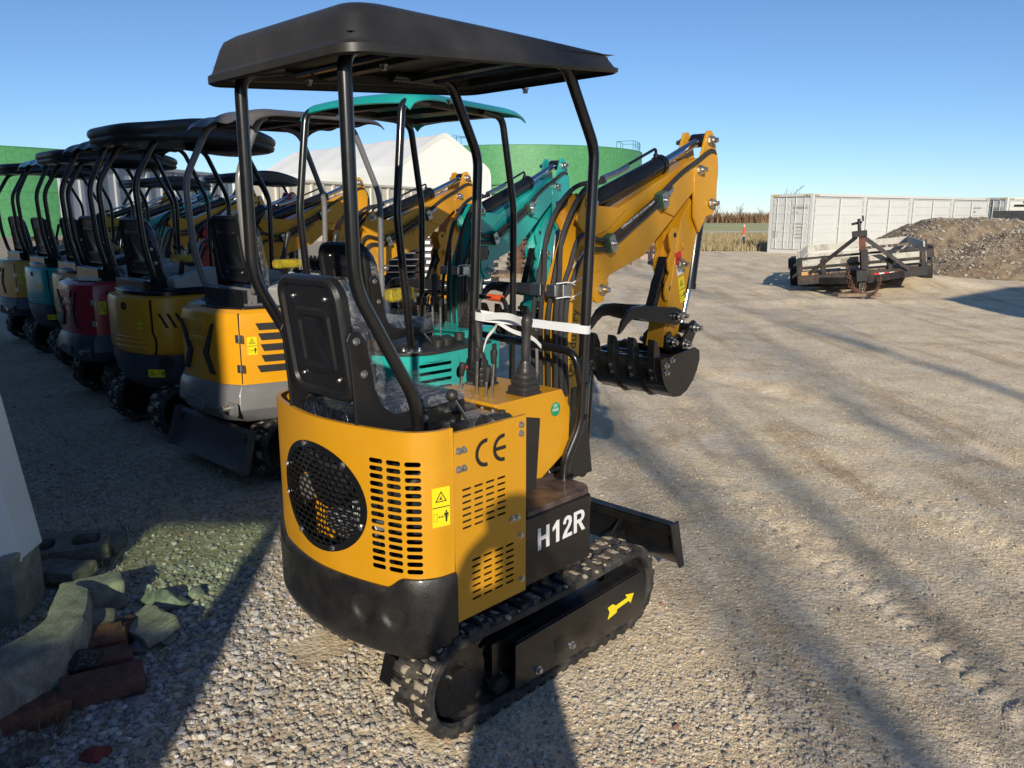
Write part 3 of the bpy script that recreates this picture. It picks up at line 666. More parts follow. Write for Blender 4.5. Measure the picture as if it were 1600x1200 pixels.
# ------------------------------------------------------------------ the near yellow digger
OX, OY, TH = -.1807, 2.9875, .811
WALL = [(-.462, -.437), (-.53, -.425), (-.592, -.375), (-.632, -.27), (-.663, -.13), (-.675, 0)]
def near_digger():
    root = thing('mini_excavator', 'nearest yellow digger with flat black canopy and H12R on its black side box', 'mini excavator', (OX, OY, 0), TH, 'small excavators parked in a row')
    for s in (-1, 1):
        tr, P = make_track(root, s*.374, seedv=3+s, xr=-.44 if s < 0 else -.30, xf=.49 if s < 0 else .56)
        if s == -1:
            b = MB(); b.prism([(-.21, .06), (-.21, .232), (.555, .25), (.60, .20), (.585, .05)], 'y', -.466, -.459); b.prism([(-.2, .232), (.555, .25), (.555, .256), (-.2, .238)], 'y', -.459, -.40)
            g = b.build('track_guard', BLKLOW, tr, bevel=.002)
            q = MB(); q.prism(rrect(.065, .055, .008, 3, .035, .135), 'y', -.4665, -.4668); q.build('hole_patch', INK, g, smooth=False)  # flat black patch stands in for the darkness of a square hole
            q = MB(); q.bolt((.10, -.466, .105), (0, -1, 0), .011, .012); q.bolt((-.09, -.466, .085), (0, -1, 0), .011, .012); q.build('guard_bolt', ZINC, g)
            a = [(.325, .172), (.358, .176), (.38, .162), (.456, .168), (.444, .186), (.504, .172), (.483, .134), (.47, .149), (.389, .142), (.386, .129), (.327, .12), (.339, .147)]
            q = MB(); q.prism(a, 'y', -.4668, -.4675); q.build('direction_arrow', STICK, g, smooth=False, label='yellow arrow pointing forward')
        else:
            b = MB(); b.prism([(-.21, .06), (-.21, .232), (.555, .25), (.60, .20), (.585, .05)], 'y', .459, .466); b.build('track_guard', BLKLOW, tr, bevel=.002)
    b = MB(); b.box((0, 0, .26), (.7, .5, .14)); b.cyl((0, 0, .32), (0, 0, .41), .24, seg=36); b.box((-.53, -.235, .19), (.12, .08, .10), rotm(y=.3))
    b.build('undercarriage', BLKLOW, root, bevel=.006)
    # blade
    b = MB(); pr = [(.775, .385), (.80, .375), (.812, .33), (.812, .27), (.835, .21), (.885, .165), (.893, .172), (.85, .225), (.83, .28), (.83, .335), (.815, .392)]
    b.prism(pr, 'y', -.46, .46)
    for s in (-1, 1): b.prism([(.765, .39), (.83, .395), (.895, .165), (.86, .16), (.80, .27)], 'y', s*.464-.006, s*.464+.006)
    b.box((.793, 0, .358), (.03, .92, .035))
    for s in (-1, 1):
        b.bar((.42, s*.19, .20), (.80, s*.19, .27), .05, .07); b.prism([(.66, .25), (.80, .36), (.80, .22)], 'y', s*.19-.006, s*.19+.006)
    b.build('dozer_blade', BLKLOW, root, bevel=.003)
    # platform with side box
    b = MB(); b.box((.055, 0, .54), (.38, .874, .262)); b.box((-.30, 0, .47), (.36, .80, .12)); b.box((.30, 0, .50), (.14, .30, .18))
    bx = b.build('side_box', paint('box_paint', (.012, .010, .009), .22, .4, .05, dustc=(.12, .09, .07)), root, bevel=.012)
    q = MB(frame((-.066, -.4385, .532), (1, 0, .02), (0, 0, 1)));
    H_ = .084; t = .0165
    def poly(p, x): q.prism([(x+a*1.06, c) for a, c in p], 'z', 0, .0008)
    poly([(0, 0), (t, 0), (t, H_), (0, H_)], 0); poly([(.043, 0), (.043+t, 0), (.043+t, H_), (.043, H_)], 0); poly([(t, .035), (.043, .035), (.043, .05), (t, .05)], 0)
    poly([(.018, 0), (.018+t, 0), (.018+t, H_), (.022, H_), (.0, .062), (.0, .048), (.018, .058)], .082)
    c_ = [(.004, .056), (.006, .068), (.014, .080), (.027, .0845), (.042, .081), (.050, .071), (.050, .055), (.044, .042), (.030, .026), (.022, .014), (.052, .014), (.052, 0), (.0, 0), (.003, .014), (.013, .029), (.028, .044), (.0345, .056), (.034, .066), (.027, .071), (.020, .066), (.018, .055)]
    poly(c_, .137)
    poly([(0, 0), (t, 0), (t, H_), (0, H_)], .203); poly([(t, H_), (t, .071), (.036, .071), (.043, .066), (.043, .055), (.036, .049), (t, .049), (t, .036), (.038, .036), (.052, .043), (.059, .053), (.059, .067), (.053, .078), (.040, H_)], .203); poly([(.024, .036), (.040, .037), (.064, 0), (.045, 0)], .203)
    q.build('lettering', WHITE, bx, smooth=False, label='pale H12R letters')
    b = MB(); b.prism([(-.12, -.44), (.19, -.44), (.225, -.435), (.25, -.41), (.262, -.38), (.262, .44), (-.12, .44)], 'z', .672, .694)
    b.build('floor_mat', MAT, root, bevel=.005)
    # rear engine cover (curved sheet with slots)
    W = Wall(WALL); L_ = W.len; b = MB()
    z0, z1 = .50, 1.062; cs, cz, ra, rb = .545, .79, .238, .183
    sa, sb = .104, .297; cw = (sb-sa)/3; za, zb = .598, .974; nr = 15; ch = (zb-za)/nr
    grid(b, W, 0, sa, z0, z1, ds=.012); grid(b, W, sa, sb, z0, za, ds=.012); grid(b, W, sa, sb, zb, z1, ds=.012)
    for i in range(3):
        for j in range(nr): slotcell(b, W, sa+cw*(i+.5), za+ch*(j+.5), cw, ch, cw*.80, ch*.62)
    rl, rr = cs-ra-.01, cs+ra+.01; grid(b, W, sb, rl, z0, z1, ds=.012)
    # opening cell
    n = 64; I = []; O = []
    hz0, hz1 = cz-rb-.012, cz+rb+.012
    for k in range(n):
        a = 2*math.pi*k/n; x, y = math.cos(a), math.sin(a); I.append(b.v(W(cs+ra*x*.96, cz+rb*y*.96)))
        hx, hy = ra+.01, rb+.012; t = min(hx/abs(x) if abs(x) > 1e-6 else 9, hy/abs(y) if abs(y) > 1e-6 else 9); O.append([cs+x*t, cz+y*t])
    for sx in (-1, 1):
        for sy in (-1, 1):
            cx_, cy_ = cs+sx*(ra+.01), cz+sy*(rb+.012); q_ = min(range(n), key=lambda i: (O[i][0]-cx_)**2+(O[i][1]-cy_)**2); O[q_] = [cx_, cy_]
    O = [b.v(W(*p)) for p in O]
    for k in range(n): b.f([O[k], O[(k+1) % n], I[(k+1) % n], I[k]])
    grid(b, W, rl, rr, z0, hz0, ds=.012); grid(b, W, rl, rr, hz1, z1, ds=.012); grid(b, W, rr, L_, z0, z1, ds=.012)
    # inturned top lip
    ns = 80
    for k in range(ns):
        s0, s1 = L_*k/ns, L_*(k+1)/ns; b.quad(W(s0, z1), W(s1, z1), W(s1, z1, -.016), W(s0, z1, -.016)); 
    ec = b.build('engine_cover', YEL, root, 40)
    # grille over the opening
    b = MB(); off = .005; n = 56
    for k in range(n):
        a0, a1 = 2*math.pi*k/n, 2*math.pi*(k+1)/n
        b.quad(*[W(cs+ra*f*math.cos(a), cz+rb*f*math.sin(a), off) for a, f in ((a0, 1.02), (a1, 1.02), (a1, .90), (a0, .90))])
    gw, gh = .036, .0205
    for j in range(-9, 10):
        for i in range(-8, 9):
            x = (i+(.5 if j % 2 else 0))*gw; y = j*gh; d = (x/ra)**2+(y/rb)**2
            if d < .86: slotcell(b, W, cs+x, cz+y, gw, gh, gw*.80, gh*.66, off-.0006)
            elif d < 1.0:
                c = [(cs+x+sx*gw/2, cz+y+sy*gh/2) for sx, sy in ((-1, -1), (1, -1), (1, 1), (-1, 1))]
                if all(((p-cs)/ra)**2+((q-cz)/rb)**2 < 1.04 for p, q in c): b.quad(*[W(p, q, off-.0006) for p, q in c])
    gr = b.build('grille', BLK, ec, 40)
    q = MB()
    for a in (20, 75, 130, 200, 250, 300, 345):
        p = W(cs+ra*.96*math.cos(R(a)), cz+rb*.96*math.sin(R(a)), off); q.bolt(p, p-V((-.25, 0, p.z)), .008, .006)
    q.build('grille_screw', ZINC, ec)
    # warning sticker near the seam
    p = W(.05, .819, .0015); t = (W(.02, .819)-W(.08, .819)); sticker('warning_sticker', frame(p, t, (0, 0, 1)), .062, .128, ec)
    # things seen through the slots
    b = MB(); b.box((-.36, .0, .74), (.30, .46, .34)); b.cyl((-.45, .10, .80), (-.58, .10, .80), .10, seg=24); b.cyl((-.55, .2, .86), (-.60, .2, .86), .05); b.box((-.30, -.33, .78), (.2, .1, .3))
    b.tube(spline([(-.45, -.3, .9), (-.53, -.25, .8), (-.5, -.15, .65), (-.55, 0, .6)]), .015); b.tube(spline([(-.5, .25, .95), (-.6, .15, .9), (-.58, 0, .86), (-.52, -.2, .9)]), .012)
    for k in range(6): b.cyl((-.50, -.05+k*.0, .95-k*.03), (-.52, -.05, .95-k*.03), .04-.004*k)
    en = b.build('engine', PLAS, ec)
    b = MB()
    for k in range(7): b.box((-.555, -.13+k*.012, .70), (.05, .006, .12))
    b.cyl((-.55, -.10, .66), (-.60, -.10, .66), .055, seg=20); b.cyl((-.55, .02, .68), (-.61, .02, .68), .04, seg=20); b.box((-.56, -.06, .63), (.05, .18, .05), rotm(x=.15)); b.cyl((-.56, -.19, .70), (-.60, -.19, .70), .025)
    b.cyl((-.50, .28, .72), (-.55, .28, .72), .05)
    b.build('engine_casting', ALU, en, bevel=.003)
    b = MB(); b.box((-.55, .16, .72), (.012, .1, .30)); b.box((-.5, .30, .8), (.012, .14, .3)); b.build('engine_bracket', YEL, en)
    # side panels
    for s in (-1, 1):
        b = MB(); xa, xb = -.460, -.128
        class F:
            def __call__(self, t, z, off=0): return V((t, s*(.437+off), z))
        Fm = F(); zt = 1.045; zb_ = .405
        blocks = ((-.432, -.222, .712, .862), (-.392, -.182, .452, .612))
        grid(b, Fm, xa, xb, .862, zt, ds=.1); grid(b, Fm, xa, xb, .612, .712, ds=.1); grid(b, Fm, xa, xb, zb_, .452, ds=.1)
        for (p, q_, r0, r1) in blocks:
            grid(b, Fm, xa, p, r0, r1, ds=.1); grid(b, Fm, q_, xb, r0, r1, ds=.1); c_ = (q_-p)/4; h_ = (r1-r0)/7
            for i in range(4):
                for j in range(7): slotcell(b, Fm, p+c_*(i+.5), r0+h_*(j+.5), c_, h_, c_*.78, h_*.36)
        b.quad(Fm(xa, zt), Fm(xb, zt), Fm(xb, zt, -.014), Fm(xa, zt, -.014)); b.quad(Fm(xb, zb_), Fm(xb, zt), Fm(xb, zt, -.014), Fm(xb, zb_, -.014))
        b.quad(Fm(xa, zb_), Fm(xa, z0+.08), Fm(xa, z0+.08, -.014), Fm(xa, zb_, -.014))
        sp = b.build('side_panel', YEL, root, 40, solid=.003)
        if s == -1:
            q = MB()
            for x, z in ((-.442, .985), (-.42, .985), (-.442, .925), (-.42, .925), (-.155, 1.015), (-.155, .985), (-.198, .69), (-.172, .69), (-.155, .62), (-.150, .455)): q.bolt((x, -.4375, z), (0, -1, 0), .0085, .008)
            q.build('panel_bolt', ZINC, sp)
            # CE mark
            q = MB(frame((-.287, -.4385, .955), (1, 0, 0), (0, 0, 1)))
            for cx, full in ((-.035, 0), (.045, 1)):
                for k in range(18):
                    t0, t1 = R(80+11.1*k), R(80+11.1*(k+1)); ro, ri = .047, .034
                    q.prism([(cx+ro*math.cos(t0), ro*math.sin(t0)), (cx+ro*math.cos(t1), ro*math.sin(t1)), (cx+ri*math.cos(t1), ri*math.sin(t1)), (cx+ri*math.cos(t0), ri*math.sin(t0))], 'z', 0, .001)
                if full: q.box((cx-.012, 0, .0005), (.05, .012, .001))
            q.build('ce_mark', INK, sp, smooth=False, label='black CE mark')
    # counterweight
    b = MB(); prof = [(.305, -.05), (.300, -.012), (.315, .010), (.36, .017), (.50, .017), (.0, .014), (.0, .0), (.0, -.03)]
    ns = 150; rings = []; fbm_ = lambda a, c: noise.fractal(V((a, c, 3)), 1., 2., 4)
    for k in range(ns+1):
        s_ = L_*k/ns; sm = min(s_, L_-s_); t = min(1, max(0, (sm-.17)/.07)); t = t*t*(3-2*t); zt = .588-.040*t
        bmp = sum(.010*math.exp(-((s_-c)/.028)**2) for c in (.205, .325))
        def dim(z):
            o = 0
            for c in (.205, .325):
                r_ = math.hypot(s_-c, (z-.455)*1.1)/.047
                if r_ < 1: o += .013*(1-r_**6)
            return .016-o+.0012*fbm_(s_*9, z*9)
        rings.append([W(s_, .345, -.06), W(s_, .315, -.03), W(s_, .307, -.004), W(s_, .322, .010), W(s_, .345, .015)] + [W(s_, .36+k*.010, dim(.36+k*.010)) for k in range(18)] + [W(s_, zt-.012, .014), W(s_, zt-.002, .009), W(s_, zt, .003), W(s_, zt-.004, -.02)])
    b.loft(rings, cap=True); b.build('counterweight', CASTB, root, 45)
    # inner tray below the seat
    b = MB(); b.box((-.33, 0, .985), (.38, .74, .02)); b.box((-.14, .0, .87), (.02, .84, .30)); b.box((-.36, 0, 1.03), (.36, .38, .08)); b.box((-.23, -.34, 1.005), (.17, .16, .03)); b.prism([(-.13, .74), (-.02, .74), (.0, 1.0), (-.13, 1.03)], 'y', -.39, -.38)
    tray = b.build('seat_deck', BLK, root, bevel=.004)
    b = MB(); b.box((-.10, -.17, .985), (.09, .22, .04)); b.box((-.05, -.10, .995), (.06, .26, .03)); b.cyl((-.13, -.30, 1.0), (-.08, -.12, 1.01), .012); 
    for k in range(4): b.cyl((-.07, -.22+k*.055, 1.0), (-.07, -.22+k*.055, 1.03), .010); b.box((-.07, -.22+k*.055, 1.03), (.03, .012, .02))
    b.box((-.17, -.25, 1.01), (.09, .09, .035)); b.build('valve_block', ZINC, root, bevel=.003)
    b = MB(); b.lathe((-.14, -.335, 1.0), (0, 0, 1), [(0, .036), (.02, .038), (.03, .03), (.035, .012), (.045, .012)], 18); b.lathe((-.26, -.375, 1.0), (.3, -.5, .8), [(0, .045), (.035, .048), (.037, .04), (.02, .03)], 20)
    b.build('fuel_cap', PLAS, root, 40)
    # seat
    seat_set(root, -.64, 1.12, .35)
    # yellow control console
    b = MB(); b.prism([(-.03, .77), (-.035, 1.0), (-.11, 1.035), (-.11, 1.048), (.255, 1.048), (.305, .965), (.30, .80), (.14, .715), (.02, .73)], 'y', -.275, .09)
    con = b.build('control_console', YEL, root, bevel=.005)
    b = MB(); b.prism([(.0, .76), (-.035, .96), (-.13, .985), (-.15, .80), (-.13, .74)], 'y', -.27, -.262); b.build('console_bracket', BLK, con)
    q = MB()
    for x, z in ((-.06, .93), (-.04, .86), (-.10, .97)): q.bolt((x, -.27, z), (0, -1, 0), .009, .012)
    q.build('console_bolt', ZINC, con)
    Mx = frame((.215, -.2755, .975), (1, 0, 0), (0, 0, 1)); b = MB(Mx); b.prism([(.028*math.cos(t), .028*math.sin(t)) for t in (k*math.pi/14 for k in range(28))], 'z', 0, .0008)
    qc = b.build('round_sticker', GSTICK, con, smooth=False, label='round green QC PASS sticker')
    text('sticker_print', 'QC\nPASS', .017, Mx @ Matrix.Translation((0, .006, .001)), WHITE, qc, .0003)
    joystick(con, .10, -.215, 1.048, (.03, -.03)); joystick(con, .11, .02, 1.048, (.0, .10))
    for a, c in (((-.05, -.112, .99), (-.05, -.12, 1.19)), ((-.05, -.19, 1.0), (-.05, -.205, 1.19)), ((-.055, -.156, .99), (-.05, -.171, 1.12)), ((-.05, -.02, 1.02), (-.045, -.03, 1.12))): lever(root, a, c)
    o = lever(root, (-.25, -.30, 1.0), (-.335, -.30, 1.115), .0001, .001); m = MB(); m.ball((-.340, -.30, 1.125), .021, 14, 10); m.cyl((-.335, -.30, 1.09), (-.345, -.3, 1.10), .014); m.build('ball_knob', PLAS, o, 60)
    boom, arm = boom_set(root, YEL)
    logo(boom, frame((.575, -.0560, 1.05), (.10, 0, .99), (-.99, 0, .10)), .05)
    # swing bracket
    b = MB(); b.box((.46, 0, .55), (.20, .16, .10)); b.box((.46, 0, .70), (.13, .17, .12)); b.cyl((.50, 0, .46), (.50, 0, .84), .05)
    b.prism([(.44, .60), (.62, .60), (.55, 1.0), (.47, 1.0)], 'y', -.15, -.142)
    b.build('swing_bracket', BLK, root, bevel=.006)
    # canopy frame
    def post(pts, rad=.05, r=.0205): return MB().tube(arc_path(pts, rad, 7), r, 14)
    for s in (-1, 1):
        post([(-.56, s*.26, 2.175), (-.70, s*.285, 2.15), (-.70, s*.29, 1.50), (-.485, s*.29, 1.13), (-.475, s*.29, .98)], .07).build('canopy_post', BLK, root)
        b = post([(-.10, s*.27, 2.21), (.22, s*.30, 2.225), (.38, s*.31, 1.945), (.325, s*.31, .90), (.26, s*.29, .76), (.26, s*.285, .69)], .05)
        b.box((.335, s*.31, 1.0), (.045, .012, .26)); b.bolt((.335, s*.317, 1.06), (0, s, 0), .012, .014); b.bolt((.335, s*.317, .93), (0, s, 0), .012, .014)
        b.cyl((.26, s*.285, .69), (.26, s*.285, .70), .04)
        b.build('canopy_post', BLK, root)
    b = MB().tube(arc_path([(.335, -.31, 1.02), (.30, -.30, 1.19), (.34, .30, 1.20), (.345, .31, 1.0)], .06), .0155, 12); b.build('handrail', BLK, root)
    b = MB()
    for x, z_ in ((-.5, 2.165), (.12, 2.215)): b.tube([(x, -.27, z_), (x, .27, z_)], .012, 8)
    b.build('roof_crossbar', BLK, root)
    q = MB()
    for x, y in ((-.5, -.2), (-.5, .2), (.12, -.2), (.12, .2)): q.bolt((x, y, 2.14), (0, 0, -1), .009, .012)
    q.build('roof_bolt', ZINC, root)
    # white strap round the right post and both joysticks
    z = 1.275
    t = tag(MB().build('x', STRAP) if False else _strap(root), 'white plastic strap tying the joysticks to the right post of the nearest yellow digger', 'strap')
    # roof shell: moulded, crowned, with skirt
    roof_shell(root, ROOF, -.775, .43, .41, 2.115, 2.21, .14)
    return root
def _strap(root):
    M = Matrix.Translation((OX, OY, 0)) @ Matrix.Rotation(TH, 4, 'Z')
    b = MB(M)
    b.strip(arc_path([(.10, .045, 1.325), (.085, .03, 1.32), (.09, -.02, 1.318), (.20, -.20, 1.30), (.325, -.335, 1.275), (.352, -.332, 1.275), (.37, -.31, 1.275), (.352, -.289, 1.275), (.25, -.15, 1.29), (.12, .05, 1.325)], .02, 5), .032, .0016)
    b.strip(spline([(.09, -.02, 1.32), (.10, -.10, 1.33), (.11, -.16, 1.325), (.10, -.235, 1.30)], 6), .026, .0014)
    b.strip(spline([(.12, -.06, 1.30), (.13, -.03, 1.27), (.13, .01, 1.23), (.125, .03, 1.17)], 6), .016, .0014)
    b.strip(spline([(.12, -.06, 1.30), (.14, -.12, 1.27), (.16, -.2, 1.25), (.17, -.24, 1.22)], 6), .016, .0014)
    return b.build('strap', STRAP)
def roof_shell(root, mat, x0, x1, hw, zr, zf, hgt, sag=.01, name='canopy', corner=.05, taper=.55, M=None):
    b = MB(M); n = 6
    def ring(inset, dz, ccr):
        pts = []
        w, l = 2*(hw-inset), (x1-x0)-2*inset; cx = (x0+x1)/2
        base = rrect(l, w, max(.02, ccr), n, cx, 0); out = []
        m = len(base)
        for i in range(m):      # subdivide straight sides
            p, q = base[i], base[(i+1) % m]; k = 9 if i % (n+1) == n else 1
            for j in range(k): out.append((p[0]+(q[0]-p[0])*j/k, p[1]+(q[1]-p[1])*j/k))
        for x, y in out:
            t = (x-x0)/(x1-x0); z = zr+(zf-zr)*t
            pts.append((x, y, z+dz*(1-taper*t**1.3) if dz > 0 else z+dz))
        return pts
    def hh(x, y, z0):  # crown
        t = (x-x0)/(x1-x0); return z0
    rings = [ring(.010, -.006, .07), ring(0, 0, .075), ring(.0, .022, .075), ring(.010, .028, .070), ring(.014, .038, .068), ring(.034, hgt-.040, .062), ring(.044, hgt-.018, .062), ring(.070, hgt-.002, .062), ring(.13, hgt+.018, .08), ring(.20, hgt+.032, .10), ring(.30, hgt+.042, .08)]
    out = [[V(p) for p in r] for r in rings]; K = len(out[0])
    b.loft(out, cap=False)
    c = sum(out[-1], V())/K + V((0, 0, .004)); cv = b.v(c); b.bm.verts.ensure_lookup_table()
    last = [b.v(p) for p in out[-1]]
    for k in range(K): b.f([last[k], last[(k+1) % K], cv])
    o = b.build(name, mat, root, 40)
    bb = MB(M); zz = lambda x: zr+(zf-zr)*(x-x0)/(x1-x0)
    ins = .06
    for s in (-1, 1):
        bb.bar((x0+ins, s*(hw-ins), zz(x0)+.03), (x1-ins, s*(hw-ins), zz(x1)+.03), .04, .03)
    for x in (x0+ins, x0+.35*(x1-x0), x0+.65*(x1-x0), x1-ins): bb.bar((x, -(hw-ins), zz(x)+.032), (x, hw-ins, zz(x)+.032), .04, .02)
    bb.quad((x0+.03, -hw+.03, zz(x0)+.055), (x1-.03, -hw+.03, zz(x1)+.055), (x1-.03, hw-.03, zz(x1)+.055), (x0+.03, hw-.03, zz(x0)+.055))
    bb.build('canopy_lining', mat, o)
    return o
# ------------------------------------------------------------------ the other diggers in the row
def arch_roof(root, mat, x0, x1, hw, z0, z1, rise=.10, flutes=3, name='canopy', skirt=.03):
    b = MB(); nx, ny = 36, 26; rows = []
    for i in range(nx+1):
        t = i/nx; x = x0+(x1-x0)*t; zc = z0+(z1-z0)*t; row = []
        e = min(1, t/.20); drop = rise*(1-(1-(1-e)**2)**.5) if e < 1 else 0
        e2 = min(1, (1-t)/.14); drop += rise*.55*(1-(1-(1-e2)**2)**.5) if e2 < 1 else 0
        for j in range(ny+1):
            u = -1+2*j/ny; fl = 0 if not flutes else .010*math.cos(u*math.pi*flutes)*(1-abs(u)**4) if abs(u) < .95 else 0
            ed = max(0, (abs(u)-.84)/.16); yy = hw*u*(1-.05*(1-e)**2)
            row.append((x - (.02*(u*u) if t < .5 else -.02*u*u)*0, yy, zc+rise-drop+fl-.03*ed**2-.02*u*u))
        rows.append(row)
    G = [[b.v(p) for p in r] for r in rows]
    for i in range(nx):
        for j in range(ny): b.f([G[i][j], G[i+1][j], G[i+1][j+1], G[i][j+1]])
    o = b.build(name, mat, root, 50, solid=.008)
    bb = MB(); zz = lambda x: z0+(z1-z0)*(x-x0)/(x1-x0)+rise
    for s in (-1, 1): bb.bar((x0+.18, s*hw*.72, zz(x0)-.05), (x1-.12, s*hw*.72, zz(x1)-.05), .05, .035)
    for x in (x0+.2, (x0+x1)/2, x1-.15): bb.bar((x, -hw*.75, zz(x)-.05), (x, hw*.75, zz(x)-.05), .05, .03)
    bb.build('canopy_lining', ROOF, o); return o
def pillow_roof(root, mat, x0, x1, hw, z, th=.13, name='canopy', tilt=.0):
    b = MB(); K = 72; rings = []
    prof = [(0., .02), (.70, .01), (.93, .0), (.975, .025), (.985, .07), (.965, .10), (.962, .125), (.99, .16), (1., .20), (.992, .25), (.965, .285), (.90, .305), (.7, .315), (0., .32)]
    for f, h in prof:
        row = []
        for k in range(K):
            a = 2*math.pi*k/K; c, s_ = math.cos(a), math.sin(a); n_ = 4.2
            rr = (abs(c)**n_+abs(s_)**n_)**(-1/n_); px, py = c*rr, s_*rr
            front = max(0, px); wd = hw*(1-.10*front**2); lobe = 1-.06*math.exp(-((abs(s_)-1)/.05)**2)
            x = (x0+x1)/2+(x1-x0)/2*px*f; y = wd*py*f
            zz = z+h*th/.32 + tilt*(px) + .03*math.cos(px*3.1)*(1 if h > .1 else .4) - .05*max(0, px-.4)
            row.append((x, y, zz))
        rings.append(row)
    b.loft(rings, cap=False); return b.build(name, mat, root, 60)
VENT = paint('vent_mesh', (.012, .012, .013), .5, .1, .1, bump=.08, scale=40.)
YW = film_mat('wrapped_pad', (.62, .48, .03), .55)
def body_ring(z, xr, hw, xf, rr=.22, flare=0., n=5):
    """plan outline with round rear corners"""
    pts = []
    for k in range(n+1):
        a = R(270-90*k/n); pts.append((xr+rr+rr*math.cos(a), -(hw-rr)+rr*math.sin(a), z))
    bulge = .045; L2 = [(xr-bulge*(1-(y/(hw-rr))**2), y, z) for y in ((hw-rr)*(-.6), 0, (hw-rr)*.6)]
    pts += L2
    pts += [(p[0], -p[1], z) for p in pts[n::-1]]
    pts += [(xf, hw, z), (xf, -hw, z)]
    return pts
def facet_ring(z, k=1., hw=.50, xr=-.74, xf=.25, ch=.17):
    return [(xf, -hw, z), (xr+ch+.22, -hw, z), (xr+ch*.45, -hw+.10*k, z), (xr, -hw+.26*k, z), (xr-.01, 0, z), (xr, hw-.26*k, z), (xr+ch*.45, hw-.10*k, z), (xr+ch+.22, hw, z), (xf, hw, z)]
def fleet_digger(style, cm, roof, roofm, pos, rz, label, postm=None, bump=None, boomM=None, rearblade=False, detail=1, boomdeco=False, logo_on=True, seedv=1, zroof=2.25):
    postm = postm or BLK; bump = bump or NAVY
    root = thing('mini_excavator', label, 'mini excavator', (*pos, 0), rz, 'small excavators parked in a row')
    for s in (-1, 1): make_track(root, s*.40, w=.22, xr=-.42, xf=.66, r=.19, zc=.215, lug=.022, nl=34, seedv=seedv+s, mudk=.6 if detail > 1 else .0, detail=detail > 1)
    b = MB(); b.box((0, 0, .33), (.8, .55, .16)); b.cyl((0, 0, .40), (0, 0, .50), .30, seg=28); b.build('undercarriage', BLK, root, bevel=.01)
    if rearblade:
        b = MB(Matrix.Translation((.20, 0, -.03))); b.prism([(-.86, .40), (-.89, .38), (-.90, .30), (-.93, .20), (-.97, .14), (-.955, .135), (-.91, .19), (-.88, .30), (-.87, .36)], 'y', -.52, .52)
        for s in (-1, 1): b.bar((-.9, s*.25, .27), (-.45, s*.25, .26), .07, .09); b.prism([(-.86, .41), (-.91, .41), (-.99, .14), (-.93, .13)], 'y', s*.525-.006, s*.525+.006)
        b.build('dozer_blade', paint('blade_grey', (.07, .072, .08), .4, .1, .3), root, bevel=.003)
        q = MB(Matrix.Translation((.20, 0, -.03)))
        for s in (-1, 1): q.prism(rrect(.03, .045, .012, 3, s*.46, .34), 'x', -.9065, -.900)
        q.build('lifting_hole_patch', INK, root)  # black plates stand in for the darkness of cut holes
    if style == 'facet':
        b = MB(); b.loft([facet_ring(.58, .9), facet_ring(.62, .95), facet_ring(.70, 1.0), facet_ring(1.04, 1.), facet_ring(1.10, 1., .492, -.73), facet_ring(1.125, 1., .47, -.70)])
        bd = b.build('body_shell', cm, root, 28, bevel=.008)
        b = MB(); b.loft([facet_ring(.38, 1., .42, -.62, .3), facet_ring(.41, 1., .49, -.72, .3), facet_ring(.50, 1., .53, -.785, .3), facet_ring(.60, 1., .52, -.775, .3), facet_ring(.655, 1., .505, -.75, .3)])
        bp = b.build('bumper', bump, root, 28, bevel=.008)
        b = MB(); b.cyl((-.70, -.35, .51), (-.80, -.36, .51), .024, .024, 16); b.build('exhaust_tip', ZINC, bp)
        b = MB(); b.prism(rrect(.26, .075, .03, 3, 0.0, .51), 'x', -.805, -.79); b.prism(rrect(.12, .09, .02, 3, -.40, .51), 'x', -.745, -.735); b.build('bumper_panel', bump, bp, bevel=.004)
        # chevrons on the rear and side, louvres
        xr = -.7535
        b = MB()
        for s in (-1, 1):
            b.prism([(s*.155, 1.03), (s*.175, 1.035), (s*.075, .86), (s*.14, .755), (s*.085, .755), (s*.01, .86)][:6], 'x', xr+.001, xr-.0035) if False else None
        for s in (-1, 1):
            c = s*.30
            pts = [(c-s*.02, 1.035), (c-s*.0, 1.04), (c-s*.09, .84), (c-s*.02, .71), (c-s*.075, .71), (c-s*.155, .84)]
            pts = [(y, z) for y, z in pts]
            b.prism(pts, 'x', -.757, -.744) if abs(c) < .24 else b.prism([(y-s*.07, z) for y, z in pts], 'x', -.757, -.744)
        b.build('chevron', VENT, bd, smooth=False)
        b = MB()
        for y0_, y1_ in ((-.13, .13),): b.prism([(y0_, 1.05), (y1_, 1.05), (y1_-.03, .98), (y0_+.03, .98)], 'x', -.757, -.745); b.prism([(y0_+.02, .9), (y1_-.02, .9), (y1_-.02, .94), (y0_+.02, .94)], 'x', -.756, -.745)
        b.build('pressed_panel', cm, bd, bevel=.006)
        # seam, hinges, sticker at the right rear corner
        def side(x, z, o=0.): return V((x, -.50-o, z))
        c0, c1 = V((-.6635, -.40, 0)), V((-.74, -.24, 0)); t = (c1-c0).normalized(); nn = V((t.y, -t.x, 0)); nn = nn if nn.y < 0 else -nn
        b = MB(); b.bar(c0+V((0, 0, .66))+nn*.001, c0+V((0, 0, 1.11))+nn*.001, .004, .006, nn); b.build('door_seam', INK, bd)
        b = MB()
        for z in (.76, .95):
            Mx = frame(c0+nn*.004+V((0, 0, z)), -t, (0, 0, 1)); h = MB(Mx); h.box((-.014, 0, .003), (.024, .05, .006)); h.box((.014, 0, .003), (.024, .05, .006)); h.cyl((0, -.026, .006), (0, .026, .006), .006, seg=10); h.build('hinge', ZINC, bd)
        d0, d1 = V((-.35, -.50, 0)), V((-.6635, -.40, 0)); t2 = (d0-d1).normalized(); n2 = V((t2.y, -t2.x, 0)); n2 = n2 if n2.y < 0 else -n2
